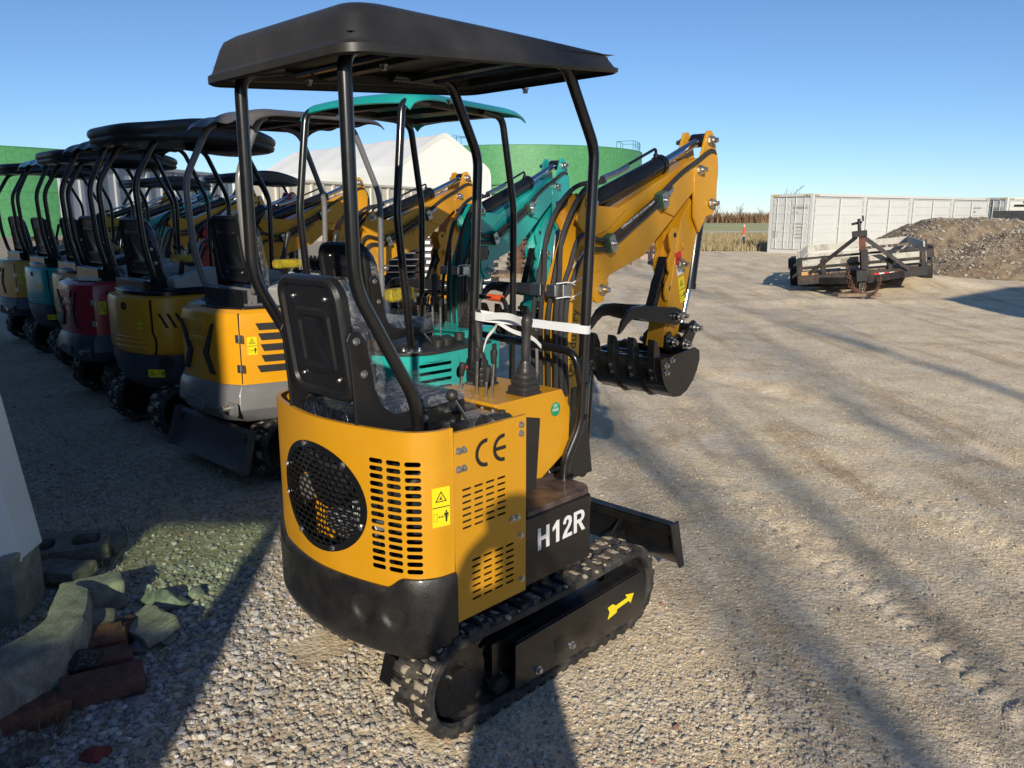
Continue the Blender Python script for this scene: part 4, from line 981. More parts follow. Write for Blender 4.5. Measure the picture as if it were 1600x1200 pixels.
        sticker('warning_sticker', frame(d1.lerp(d0, .22)+n2*.003+V((0, 0, .90)), t2, (0, 0, 1)), .062, .115, bd)
        for k, (z, w_) in enumerate(((1.02, .20), (.955, .17), (.885, .15), (.815, .17), (.75, .15))):
            q = MB(frame(d1.lerp(d0, .62)+n2*.001+V((0, 0, z)), t2, (0, 0, 1))); off = (k-2)*.012 if k < 3 else (3-k)*.03
            q.prism([(-.08+off, .022), (.16, .022), (.16, -.022), (-.06+off, -.022)], 'z', 0, .004); q.build('louvre', VENT, bd, smooth=False)
        deckz = 1.125
    else:
        rr = .24
        b = MB(); b.loft([body_ring(.66, -.60, .49, .25, rr), body_ring(.675, -.615, .50, .25, rr), body_ring(.70, -.62, .503, .25, rr), body_ring(1.06, -.62, .50, .25, rr), body_ring(1.095, -.61, .49, .25, rr), body_ring(1.11, -.58, .46, .25, rr)])
        bd = b.build('body_shell', cm, root, 40)
        b = MB(); b.loft([body_ring(.36, -.46, .38, .3, rr), body_ring(.40, -.54, .44, .3, rr), body_ring(.48, -.59, .48, .3, rr), body_ring(.60, -.615, .498, .3, rr), body_ring(.665, -.615, .497, .3, rr)])
        bp = b.build('bumper', bump, root, 40)
        # dark seam, pressed lines, slashed vents, emblem, stickers on the right rear corner
        W = Wall(None, poly=[V((-.1, -.5015, 0))] + [V((p[0], p[1], 0)) for p in body_ring(0, -.62, .5015, .25, rr)[:15]])
        def patch(name, s0, z_, pts, mat, off=.004, par=bd):
            q = MB(); ns = [W(s0+x, z_+y, off) for x, y in pts]; bk = [W(s0+x, z_+y, off-.02) for x, y in pts]
            A = [q.v(p) for p in ns]; B = [q.v(p) for p in bk]; m_ = len(pts); q.f(A)
            for i in range(m_): q.f([A[i], A[(i+1) % m_], B[(i+1) % m_], B[i]])
            return q.build(name, mat, par, smooth=False)
        q = MB(); q.tube([W(.50+.02*math.sin(i*.6)*(i > 6), 1.09-.42*i/10, 0) for i in range(11)], .009, 6); q.build('door_seam', INK, bd)
        for k in range(4):
            o_ = .40-.06*k; patch('vent_slot', o_, .93, [(.0, -.055), (-.022, -.055), (.032, .055), (.054, .055)], VENT, .003)
        if detail > 0:
            for dz in (.715, .755, .79): q = MB(); q.tube([W(.54+.04*i, dz, 0) for i in range(12)], .007, 5); q.build('pressed_line', cm, bd)
            p = W(.80, 1.03, .002); q = MB(); 
            pn = (p-V((-.2, 0, p.z))).normalized(); q.lathe(p, pn, [(0, .03), (.004, .03), (.0045, .0)], 24); e = q.build('emblem', INK, bd)
            tx = (W(.78, 1.03)-W(.82, 1.03)).normalized(); text('lettering', 'CFG', .02, frame(p+pn*.005, tx, (0, 0, 1)), GREYL, e, .0004)
            p = W(.62, .89, .002); tx = (W(.60, .9)-W(.64, .9)); sticker('warning_sticker', frame(p, tx, (0, 0, 1)), .075, .05, bd)
            p = W(.50, .53, .0); tx = (W(.48, .9)-W(.52, .9)); sticker('warning_sticker', frame(p, tx, (0, 0, 1)), .13, .06, bp)
            q = MB(); p = W(.42, .61, -.004); q.lathe(p, (p-V((-.25, -.05, p.z))), [(-.01, .058), (.004, .058), (.004, .05), (.0, .05), (.0, 0)], 24); q.build('round_vent', VENT, bp)
        deckz = 1.11
    # deck, floor, consoles
    b = MB(); b.loft([body_ring(deckz-.03, -.56, .45, .45, .2), body_ring(deckz+.03, -.56, .45, .45, .2), body_ring(deckz+.055, -.52, .42, .45, .2)] if style != 'facet' else [facet_ring(deckz-.02, 1., .45, -.68, .45), facet_ring(deckz+.012, 1., .45, -.68, .45)])
    b.box((.35, 0, .70), (.45, .95, .06)); b.box((-.30, 0, deckz+.05), (.5, .55, .12)); b.build('deck', BLK, root, bevel=.006)
    for s in (-1, 1):
        b = MB(); b.prism([(-.35, deckz-.02), (-.38, deckz+.12), (-.05, deckz+.20), (.16, deckz+.17), (.20, deckz+.08), (.12, deckz-.05)], 'y', s*.33-.075, s*.33+.075); c = b.build('side_console', GREYL if detail > 1 or s < 0 else PLAS, root, bevel=.02)
        b = MB(); b.box((-.24, s*.30, deckz+.27), (.20, .07, .06)); b.build('armrest', YW, c, bevel=.02)
        b = MB(); b.bar((-.28, s*.30, deckz+.1), (-.25, s*.30, deckz+.27), .03, .03); b.build('armrest_stalk', BLK, c)
        if detail > 0: joystick(root, .06, s*.31, deckz+.17, (.3, 0), .28)
    seat_set(root, -.46, deckz+.14, .44, film=detail > 1, back=.44)
    b = MB(); b.box((.42, 0, 1.0), (.10, .34, .5)); b.build('front_console', BLK, root, bevel=.02)
    if detail > 0:
        for y in (-.09, -.03, .05, .1): lever(root, (.38, y, 1.2), (.33, y, 1.38), .013, .05)
    # cage
    zb = deckz+.10; zt = zroof; ze = .09 if roof == 'arch' else .03
    def post(pts, rad=.08, r=.0225): return MB().tube(arc_path(pts, rad, 6), r, 12)
    if style == 'facet' or roof == 'pillow' or seedv % 2 == 0:
        b = post([(-.26, .34, zt+ze), (-.40, .34, zt+ze-.03), (-.58, .36, zt-.30), (-.56, .36, 1.50), (-.50, .36, zb), (-.50, -.36, zb), (-.56, -.36, 1.50), (-.58, -.36, zt-.30), (-.40, -.34, zt+ze-.03), (-.26, -.34, zt+ze)], .09)
        b.build('rear_cage', postm, root)
        b = MB()
        for s in (-1, 1): b.box((-.50, s*.27, (zb+deckz)/2-.01), (.05, .07, zb-deckz+.02)); b.box((-.50, s*.27, deckz+.02), (.10, .12, .012)); b.bolt((-.53, s*.31, deckz+.026), (0, 0, 1), .008, .01); b.bolt((-.53, s*.23, deckz+.026), (0, 0, 1), .008, .01)
        b.build('cage_bracket', postm, root, bevel=.004)
    else:
        for s in (-1, 1): post([(-.26, s*.33, zt+ze), (-.38, s*.33, zt+ze-.03), (-.58, s*.34, zt-.28), (-.55, s*.34, 1.55), (-.36, s*.34, 1.20), (-.36, s*.34, .98)], .09).build('canopy_post', postm, root)
    for s in (-1, 1): post([(.14, s*.33, zt+ze), (.30, s*.33, zt+ze-.03), (.50, s*.35, zt-.40), (.48, s*.36, 1.10), (.48, s*.36, .72)], .08, .02).build('canopy_post', postm, root)
    if roof == 'arch': arch_roof(root, roofm, -.52, .46, .48, zt+.04, zt+.06, .075)
    else: pillow_roof(root, roofm, -.66, .64, .52, zt, .15)
    M = boomM if boomM is not None else (Matrix.Translation((-.05, 0, -.10+(-.1 if cm is RED else 0))) @ Matrix.Scale(1.02, 4))
    bo, ar = boom_set(root, cm, M, deco=boomdeco, hoses=detail > 0, thumb=detail > 0, bucket=True, clampw=detail > 1)
    if logo_on: logo(bo, M @ frame((.93, -.0560, 1.61), (.91, 0, .42), (-.42, 0, .91)), .042)
    b = MB(); b.box((.50, 0, .62), (.30, .20, .16)); b.cyl((.56, 0, .52), (.56, 0, .90), .06); b.build('swing_bracket', cm, root, bevel=.01)
    return root
def teal_digger(pos, rz):
    root = thing('mini_excavator', 'teal digger with curved teal canopy right behind the nearest yellow one', 'mini excavator', (*pos, 0), rz, 'small excavators parked in a row')
    for s in (-1, 1): make_track(root, s*.374, seedv=9+s, mudk=.5)
    b = MB(); b.box((0, 0, .26), (.7, .5, .14)); b.cyl((0, 0, .32), (0, 0, .46), .26, seg=32); b.build('undercarriage', BLK, root, bevel=.006)
    W = Wall([(.06, -.465), (-.36, -.465), (-.48, -.44), (-.56, -.37), (-.61, -.26), (-.64, -.13), (-.65, 0)], 8); b = MB()
    L_ = W.len; s0 = .16; z0, z1 = .52, 1.0
    hx0, hx1, hz0, hz1 = .12, .34, .80, .96     # honeycomb opening
    grid(b, W, 0, L_, z0, .80, ds=.03); grid(b, W, 0, L_, .965, z1, ds=.03)
    grid(b, W, 0, .04, .80, .965, ds=.03); slotcell(b, W, .145, .8825, .21, .165, .18, .135, r=.02); 
    for k, (sa, w_) in enumerate(((.25, .085),)): slotcell(b, W, sa+w_/2, .8825, w_, .165, .055, .07, r=.03)
    for j in range(4): slotcell(b, W, .335+.13, .80+.165*(j+.5)/4, .26, .165/4, .22, .018)
    grid(b, W, .595, L_, .80, .965, ds=.03)
    bd = b.build('body_shell', TEAL, root, 40, solid=.004)
    b = MB()   # honeycomb mesh
    for j in range(-4, 5):
        for i in range(-5, 6):
            x = .145+(i+(.5 if j % 2 else 0))*.02; z = .8825+j*.0175
            if abs(x-.145) < .09 and abs(z-.8825) < .07: slotcell(b, W, x, z, .02, .0175, .015, .013, -.003, r=.006, n=2)
    b.build('mesh_grille', BLK, bd, solid=.001)
    q = MB(); p = W(.275, .90, .004); q.box(p, (.03, .006, .02)); q.cyl(p, p+V((.05, -.01, .0)), .008); q.build('latch', STICKR, bd)
    b = MB(); b.loft([[V((p.x*.97, p.y*.97, .60)) for p in W.C[::4]] + [V((.3, .4, .60)), V((.3, -.4, .60))], [V((p.x*.97, p.y*.97, .70)) for p in W.C[::4]] + [V((.3, .4, .70)), V((.3, -.4, .70))]]); b.build('engine_tray', BLK, root)
    b = MB(); b.loft([[V((p.x, p.y, z)) for p in W.C[::4]] for z in (1.0, 1.018)]); b.box((.1, 0, .70), (.5, .84, .05)); b.box((.06, -.45, .90), (.12, .012, .18)); b.build('deck', PLAS, root, bevel=.004)
    b = MB()
    for s in (-1, 1): b.cyl((-.50, s*.37, 1.018), (-.50, s*.37, 1.026), .055, seg=24); [b.bolt((-.50+.04*math.cos(a), s*.37+.04*math.sin(a), 1.026), (0, 0, 1), .008, .01) for a in (.7, 2.3, 3.9, 5.5)]
    b.build('post_flange', ZINC, root)
    seat_set(root, -.58, 1.17, .35)
    for s in (-1, 1):
        b = MB(); b.box((-.43, s*.24, 1.30), (.20, .07, .07)); b.build('armrest', YW, root, bevel=.02)
    b = MB(); b.prism([(.05, .80), (.03, 1.03), (-.02, 1.06), (.30, 1.06), (.36, .96), (.35, .80), (.2, .70)], 'y', -.30, .12); con = b.build('control_console', TEAL, root, bevel=.006)
    joystick(con, .16, -.22, 1.06, (.1, 0)); joystick(con, .16, .06, 1.06, (.2, .1))
    for y in (-.14, -.08, -.02, .03): lever(root, (.0, y, 1.0), (.0, y, 1.20))
    lever(root, (-.28, -.33, 1.02), (-.36, -.32, 1.10), .018, .03)
    b = MB(); b.lathe((-.20, -.35, 1.018), (0, 0, 1), [(0, .04), (.035, .045), (.05, .02)], 18); b.cyl((-.1, -.36, 1.03), (-.1, -.36, 1.07), .03); b.cyl((-.28, -.36, 1.01), (-.28, -.36, 1.05), .03); b.build('fuel_cap', PLAS, root)
    b = MB().tube(arc_path([(.36, -.36, 1.0), (.34, -.36, 1.22), (.36, .30, 1.23), (.36, .34, 1.0)], .06), .015, 10); b.build('handrail', BLK, root)
    q = MB(); q.tube([(.345, -.33, 1.22), (.35, -.22, 1.222)], .02, 12); q.build('grip_tape', ORANGE, root)
    def post(pts, rad=.06, r=.020): return MB().tube(arc_path(pts, rad, 6), r, 12)
    for s in (-1, 1):
        post([(-.30, s*.34, 2.26), (-.50, s*.35, 2.25), (-.57, s*.36, 1.72), (-.50, s*.37, 1.02)]).build('canopy_post', BLK, root)
        post([(.15, s*.34, 2.27), (.32, s*.35, 2.25), (.42, s*.36, 1.75), (.39, s*.37, .70)]).build('canopy_post', BLK, root)
    arch_roof(root, TEAL, -.50, .46, .42, 2.255, 2.25, .065, flutes=0)
    M = Matrix.Translation((-.20, 0, -.02))
    bo, ar = boom_set(root, TEAL, M, deco=False)
    logo(bo, M @ frame((.88, -.0560, 1.60), (.90, 0, .43), (-.43, 0, .90)), .04)
    b = MB(M); b.box((.62, -.10, 1.50), (.10, .07, .08)); b.cyl((.68, -.10, 1.50), (.69, -.10, 1.50), .03); b.build('work_lamp', BLK, bo, bevel=.01)
    b = MB(); b.box((.46, 0, .62), (.20, .18, .3)); b.build('swing_bracket', BLK, root, bevel=.006)
    return root
near_digger()
MAIN = Matrix.Translation((OX, OY, 0)) @ Matrix.Rotation(TH, 4, 'Z')
def at_main(x, y): p = MAIN @ V((x, y, 0)); return (p.x, p.y)
teal_digger(at_main(.96, 1.39), TH+.14)
BLUEB = paint('dark_roof_plastic', (.03, .032, .036), .42, .15, .2, dustc=(.12, .1, .08), var=.15)
GRR = paint('grey_roof', (.10, .09, .085), .4, .15, .25, var=.1)
fleet_digger('facet', YEL2, 'arch', GRR, at_main(1.0, 2.82), TH, 'yellow digger with grey bumper, grey cage posts and half of its body in sun', GREY, GREY, rearblade=True, detail=2, seedv=2, zroof=2.24)
fleet_digger('round', YEL2, 'pillow', BLUEB, at_main(.95, 4.25), TH, 'shaded yellow digger with thick black canopy beside the one with grey cage posts', detail=2, seedv=4)
fleet_digger('facet', RED, 'arch', BLUEB, at_main(1.15, 5.75), TH, 'red digger in the row, shaded, with two straight rear canopy posts', detail=1, seedv=5)
fleet_digger('round', YEL2, 'pillow', BLUEB, at_main(1.42, 7.15), TH, 'shaded yellow digger between the red digger and the far teal digger', detail=1, seedv=6)
fleet_digger('round', TEAL, 'arch', TEAL, at_main(1.55, 8.6), TH, 'far shaded teal digger with rounded teal canopy near the left edge', detail=1, seedv=8)
fleet_digger('facet', YEL2, 'pillow', BLUEB, at_main(1.7, 10.1), TH, 'yellow digger at the far end of the row, cut by the left edge', detail=1, seedv=10)

fleet_digger('round', YEL2, 'pillow', BLUEB, (-5.6, 13.2), TH, 'second row digger whose low black canopy shows between the booms', detail=0, seedv=12, zroof=2.15)
fleet_digger('round', YEL2, 'pillow', BLUEB, (-4.0, 12.6), TH, 'second row digger with black canopy just left of the long wall joint', detail=0, seedv=14, zroof=2.2)
# ------------------------------------------------------------------ ground
def fbm(x, y, s, o=4, z=0.): return noise.fractal(V((x*s, y*s, z)), 1., 2., o)
def sm(a, b, t): t = max(0, min(1, (t-a)/(b-a))); return t*t*(3-2*t)
def gh(x, y):
    d = math.hypot(x, y); h = 0.
    lx, ly = (MAIN.inverted() @ V((x, y, 0)))[:2]
    calm = 1-.75*sm(1.6, .7, abs(ly) if False else math.hypot(lx*.8, ly))
    if -1.2 < lx < 3 and .3 < ly < 12: calm = min(calm, .35)
    h += .012*fbm(x, y, .9)*calm + .007*fbm(x, y, 4.)*calm
    if d < 9: h += .0035*fbm(x, y, 17., 3)*calm*(1-sm(5, 9, d))
    # wheel ruts running away to the left
    for (x0, y0, a, w, dp) in ((1.75, 3.0, -.20, .10, .016), (2.05, 3.2, -.20, .05, .008), (3.0, 3.0, -.32, .14, .014), (4.4, 3.5, -.42, .15, .016), (5.6, 4.5, -.5, .15, .014), (2.3, 8., -.5, .2, .014)):
        t = (x-x0)*math.cos(a)-(y-y0)*math.sin(a)*-1*-1; t = (x-x0)-(y-y0)*math.tan(a)*.9 + .03*(y-y0)**2*.3 + .05*fbm(x, y, .5)
        h -= dp*math.exp(-(t/w)**2)*calm*(1-sm(9, 16, d)); h += dp*.5*math.exp(-((abs(t)-w*1.6)/(w*.5))**2)*calm*(1-sm(9, 16, d))
        if w in (.10, .14) and abs(t) < .11: h += .016*(.5+.5*math.sin(y*58+abs(t)*34))*(1-sm(2.2, 5.5, abs(y-2.5)))*calm
    # rough mounds round the trailer
    h += .34*math.exp(-((x-9.9)/1.5)**2-((y-19.3)/1.8)**2) + .10*math.exp(-((x-6.4)/2.5)**2-((y-15.9)/.5)**2)
    h += .05*fbm(x, y, .45, 5, 3.)*sm(9, 14, y)*(1-sm(30, 45, y))*sm(2, 6, x)
    # verge on the left is a touch lower
    return h
def ground_mat():
    m, nt, out = nodes_of('gravel_ground')
    geo = N(nt, 'NewGeometry'); pos = geo
    def no(s, d=8., r=.6, dist=0.):
        n = N(nt, 'TexNoise', Scale=s, Detail=d, Roughness=r, Distortion=dist); L(nt, pos, 'Position', n, 'Vector'); return n
    big = no(.35, 6., .6, .5); mid = no(2.2, 8., .65); fine = no(22., 8., .7); micro = no(140., 4., .7)
    v1 = N(nt, 'TexVoronoi', Scale=48.); L(nt, pos, 'Position', v1, 'Vector'); v2 = N(nt, 'TexVoronoi', Scale=115.); L(nt, pos, 'Position', v2, 'Vector')
    # stretched streaks of traffic
    mp = N(nt, 'Mapping'); mp.inputs['Rotation'].default_value = (0, 0, -.35); mp.inputs['Scale'].default_value = (1.6, .16, 1); L(nt, pos, 'Position', mp, 'Vector')
    st = N(nt, 'TexNoise', Scale=1.3, Detail=7., Roughness=.6); L(nt, mp, 'Vector', st, 'Vector')
    base = ramp(nt, [(.30, (.63, .485, .32)), (.50, (.84, .685, .465)), (.70, (.90, .79, .62))]); L(nt, mid, 'Fac', base, 'Fac')
    m1 = mixc(nt, 'MULTIPLY', .75); r = ramp(nt, [(.34, (.60, .54, .48)), (.47, (1, 1, 1)), (.75, (1.1, 1.09, 1.07))]); L(nt, st, 'Fac', r, 'Fac'); L(nt, base, 'Color', m1, 6); L(nt, r, 'Color', m1, 7)
    m2 = mixc(nt, 'MULTIPLY', .8); r2 = ramp(nt, [(.3, .55), (.5, 1.), (.75, 1.3)]); L(nt, fine, 'Fac', r2, 'Fac'); L(nt, m1, 2, m2, 6); L(nt, r2, 'Color', m2, 7)
    # pebble colours
    sep = N(nt, 'SeparateColor'); L(nt, v1, 'Color', sep, 0)
    rp = ramp(nt, [(.0, (.34, .275, .20)), (.4, (.66, .535, .375)), (.75, (.76, .67, .53)), (1., (.84, .79, .69))]); L(nt, sep, 0, rp, 'Fac')
    pm = ramp(nt, [(.52, 0.), (.60, 1.)]); L(nt, sep, 1, pm, 'Fac')
    gm = ramp(nt, [(.42, 0.), (.60, 1.)]); L(nt, big, 'Fac', gm, 'Fac')
    a = N(nt, 'Math', _operation='MULTIPLY'); L(nt, pm, 'Color', a, 0); L(nt, gm, 'Color', a, 1)
    a2 = N(nt, 'Math', _operation='MULTIPLY'); L(nt, a, 0, a2, 0); a2.inputs[1].default_value = .7
    m3 = mixc(nt); L(nt, a2, 0, m3, 0); L(nt, m2, 2, m3, 6); L(nt, rp, 'Color', m3, 7)
    # greyer crushed stone on the machine side, with shade darkened into its colour
    sp = N(nt, 'SeparateXYZ'); L(nt, pos, 'Position', sp, 'Vector')
    ad = N(nt, 'Math', _operation='ADD'); L(nt, sp, 'X', ad, 0); 
    nz = N(nt, 'Math', _operation='MULTIPLY'); L(nt, mid, 'Fac', nz, 0); nz.inputs[1].default_value = 1.2; L(nt, nz, 0, ad, 1)
    gl = N(nt, 'MapRange'); gl.inputs[1].default_value = .2; gl.inputs[2].default_value = -1.; gl.inputs[3].default_value = 0.; gl.inputs[4].default_value = .8; L(nt, ad, 0, gl, 'Value')
    m4 = mixc(nt); L(nt, gl, 0, m4, 0); L(nt, m3, 2, m4, 6); g2 = mixc(nt, 'MULTIPLY', 1.); L(nt, rp, 'Color', g2, 6); g2.inputs[7].default_value = (.46, .48, .50, 1); L(nt, g2, 2, m4, 7)
    b = N(nt, 'BsdfPrincipled', Roughness=.95); b.inputs['Specular IOR Level'].default_value = .15; L(nt, m4, 2, b, 'Base Color')
    # bumps: pebbles, grit, clods
    s1 = N(nt, 'Math', _operation='MULTIPLY'); L(nt, v1, 'Distance', s1, 0); s1.inputs[1].default_value = -.9
    s2 = N(nt, 'Math', _operation='MULTIPLY'); L(nt, v2, 'Distance', s2, 0); s2.inputs[1].default_value = -.45
    s3 = N(nt, 'Math', _operation='ADD'); L(nt, s1, 0, s3, 0); L(nt, s2, 0, s3, 1)
    s4 = N(nt, 'Math', _operation='MULTIPLY_ADD'); L(nt, fine, 'Fac', s4, 0); s4.inputs[1].default_value = .9; L(nt, s3, 0, s4, 2)
    s5 = N(nt, 'Math', _operation='MULTIPLY_ADD'); L(nt, micro, 'Fac', s5, 0); s5.inputs[1].default_value = .5; L(nt, s4, 0, s5, 2)
    bp = N(nt, 'Bump', Strength=.8, Distance=.0065); L(nt, s5, 0, bp, 'Height'); L(nt, bp, 'Normal', b, 'Normal')
    L(nt, b, 'BSDF', out, 'Surface'); return m
GROUND = ground_mat()
def make_ground():
    nr, na = 610, 560; rs = [.4*(1.01410**i) for i in range(nr)]; vs = [(0, 0, 0)]; fs = []
    a0, a1 = R(-52), R(52)
    an = []; k = int(na*.78)
    for i in range(k): an.append(a0+(a1-a0)*i/k)
    rest = na-k
    for i in range(rest): an.append(a1+(2*math.pi-(a1-a0))*i/rest)
    for r in rs:
        for a in an:
            x, y = r*math.sin(a), r*math.cos(a); vs.append((x, y, gh(x, y) if r < 60 else 0.))
    for j in range(na): fs.append((0, 1+(j+1) % na, 1+j))
    for i in range(nr-1):
        for j in range(na):
            q = 1+i*na; j2 = (j+1) % na; fs.append((q+j, q+j2, q+na+j2, q+na+j))
    me = bpy.data.meshes.new('ground'); me.from_pydata(vs, [], fs); me.materials.append(GROUND)
    me.polygons.foreach_set('use_smooth', [True]*len(me.polygons)); me.validate()
    o = bpy.data.objects.new('ground', me); col.objects.link(o); o['kind'] = 'structure'
    bm = bmesh.new(); bm.from_mesh(me); bmesh.ops.recalc_face_normals(bm, faces=bm.faces); 
    if sum(f.normal.z for f in list(bm.faces)[:200]) < 0: bmesh.ops.reverse_faces(bm, faces=bm.faces)
    bm.to_mesh(me); bm.free(); print('ground radius', rs[-1])
make_ground()
# ------------------------------------------------------------------ loose stones
def stone_mat():
    m, nt, out = nodes_of('loose_stone')
    at = N(nt, 'VertexColor'); at.layer_name = 'tone'
    geo = N(nt, 'NewGeometry'); n = N(nt, 'TexNoise', Scale=160., Detail=5., Roughness=.7); L(nt, geo, 'Position', n, 'Vector')
    r = ramp(nt, [(.3, .7), (.7, 1.15)]); L(nt, n, 'Fac', r, 'Fac'); mx = mixc(nt, 'MULTIPLY', .8); L(nt, at, 'Color', mx, 6); L(nt, r, 'Color', mx, 7)
    b = N(nt, 'BsdfPrincipled', Roughness=.9); L(nt, mx, 2, b, 'Base Color'); bp = N(nt, 'Bump', Strength=.5, Distance=.002); L(nt, n, 'Fac', bp, 'Height'); L(nt, bp, 'Normal', b, 'Normal')
    L(nt, b, 'BSDF', out, 'Surface'); return m
STONE = stone_mat()
def ico():
    bm = bmesh.new(); bmesh.ops.create_icosphere(bm, subdivisions=1, radius=1); v = [x.co.copy() for x in bm.verts]; f = [[y.index for y in x.verts] for x in bm.faces]; bm.free(); return v, f
IV, IF = ico()
def scatter(name, spots, label=None, hfun=gh):
    """spots: (x, y, size, colour)"""
    rd = random.Random(11); vs = []; fs = []; cs = []
    for x, y, s, c in spots:
        z = hfun(x, y); q = Matrix.Rotation(rd.uniform(0, 6.3), 3, 'Z') @ Matrix.Rotation(rd.uniform(-.5, .5), 3, 'X'); a, b_, cc = rd.uniform(.7, 1.3), rd.uniform(.6, 1.), rd.uniform(.4, .75)
        i0 = len(vs)
        for v in IV:
            p = q @ V((v.x*a*s*rd.uniform(.75, 1.2), v.y*b_*s*rd.uniform(.75, 1.2), v.z*cc*s*rd.uniform(.8, 1.15))); vs.append((x+p.x, y+p.y, z+s*cc*.45+p.z)); cs += [c[0], c[1], c[2], 1.]
        fs += [[i0+k for k in f] for f in IF]
    me = bpy.data.meshes.new(name); me.from_pydata(vs, [], fs); me.materials.append(STONE)
    at = me.color_attributes.new('tone', 'FLOAT_COLOR', 'POINT'); at.data.foreach_set('color', cs)
    o = bpy.data.objects.new(name, me); col.objects.link(o); o['kind'] = 'stuff'; return o
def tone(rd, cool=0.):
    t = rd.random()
    if cool and rd.random() < .5: k = rd.uniform(.18, .42); return (k, k, k*1.0)  # cool stones: greyed and darkened to put the left-hand shade into their colour
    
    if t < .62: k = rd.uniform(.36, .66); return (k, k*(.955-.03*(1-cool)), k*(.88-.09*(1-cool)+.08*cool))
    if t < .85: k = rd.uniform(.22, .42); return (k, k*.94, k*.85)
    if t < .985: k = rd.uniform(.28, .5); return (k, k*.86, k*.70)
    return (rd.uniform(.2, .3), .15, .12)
rd = random.Random(5); spots = []
def inside_track(x, y):
    p = MAIN.inverted() @ V((x, y, 0)); return (-.60 < p.x < .66 and .27 < abs(p.y) < .475)
n_try = 0
while len(spots) < 30000 and n_try < 400000:
    n_try += 1
    r = 1.1*math.exp(rd.random()*2.6); a = R(rd.uniform(-40, 40)); x, y = r*math.sin(a), r*math.cos(a)
    if y < .9: continue
    d = .10
    if x < -.15 and y < 6: d = 1.
    if -.2 < x < .15 and y < 2.6: d = .75
    e = math.hypot((x-.55)/.55, (y-2.35)/.6); d = max(d, .85*math.exp(-e*e))
    e = math.hypot((x-.9)/.5, (y-1.9)/.4); d = max(d, .5*math.exp(-e*e))
    d *= .55+.9*(fbm(x, y, 1.7, 3, 7.)+.3)
    if x > .9: d = max(d, .05+.10*max(0, fbm(x, y, .8, 3, 2.)))
    if rd.random() > d or inside_track(x, y): continue
    s = rd.uniform(.0035, .0075)*(1+1.2*rd.random()**4)
    if x < -.3: s *= 1.35
    if x < -1.2 and y < 4.2: s *= 1.15
    if r > 4 and rd.random() < .6: continue
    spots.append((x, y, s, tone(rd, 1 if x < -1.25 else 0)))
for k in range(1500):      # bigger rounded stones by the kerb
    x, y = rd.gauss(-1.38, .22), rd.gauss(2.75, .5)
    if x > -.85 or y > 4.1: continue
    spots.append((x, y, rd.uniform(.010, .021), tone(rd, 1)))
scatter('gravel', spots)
grit = []
while len(grit) < 52000:
    r = 1.5*math.exp(rd.random()*1.75); a = R(rd.uniform(-12, 38)); x, y = r*math.sin(a), r*math.cos(a)
    if y < 1.2 or inside_track(x, y) or fbm(x, y, 1.3, 4, 4.)+rd.uniform(-.5, .5) < -.05: continue
    k = rd.uniform(.38, .92); grit.append((x, y, rd.uniform(.0018, .0042)*(1+.9*rd.random()**5)*(1 if r < 4 else 1.3), (k, k*.84, k*.62)))
IV, IF = [V(p) for p in ((1, 0, 0), (-1, 0, 0), (0, 1, 0), (0, -1, 0), (0, 0, 1), (0, 0, -1))], [(0, 2, 4), (2, 1, 4), (1, 3, 4), (3, 0, 4), (2, 0, 5), (1, 2, 5), (3, 1, 5), (0, 3, 5)]
scatter('grit', grit)
IV, IF = ico()
# ------------------------------------------------------------------ rocks, bricks and the kerb on the left
def rock(name, label, x, y, s, sc_, mat, rz=0., seedv=0, z=None, cat='rock', group=None, flat=.0):
    bm = bmesh.new(); bmesh.ops.create_icosphere(bm, subdivisions=4, radius=1)
    for v in bm.verts:
        c = v.co.copy(); n = noise.fractal(c*1.1+V((seedv, 0, 0)), 1., 2., 4)*.35 + noise.noise(c*5+V((seedv, 3, 0)))*.05
        # planar cuts
        for k in range(7):
            nn = V((math.sin(k*2.4+seedv), math.cos(k*1.7+seedv*2), math.sin(k*3.1+seedv))).normalized(); dd = c.dot(nn)-.72
            if dd > 0: c -= nn*dd*.85
        v.co = c*(1+n*.35)
    me = bpy.data.meshes.new(name); 
    bmesh.ops.scale(bm, vec=(s*sc_[0], s*sc_[1], s*sc_[2]), verts=bm.verts); bm.to_mesh(me); bm.free(); me.materials.append(mat)
    me.polygons.foreach_set('use_smooth', [True]*len(me.polygons)); me.set_sharp_from_angle(angle=R(28))
    o = bpy.data.objects.new(name, me); col.objects.link(o); o.location = (x, y, gh(x, y)+s*sc_[2]*.55 if z is None else z); o.rotation_euler = (0, 0, rz); tag(o, label, cat, group); return o
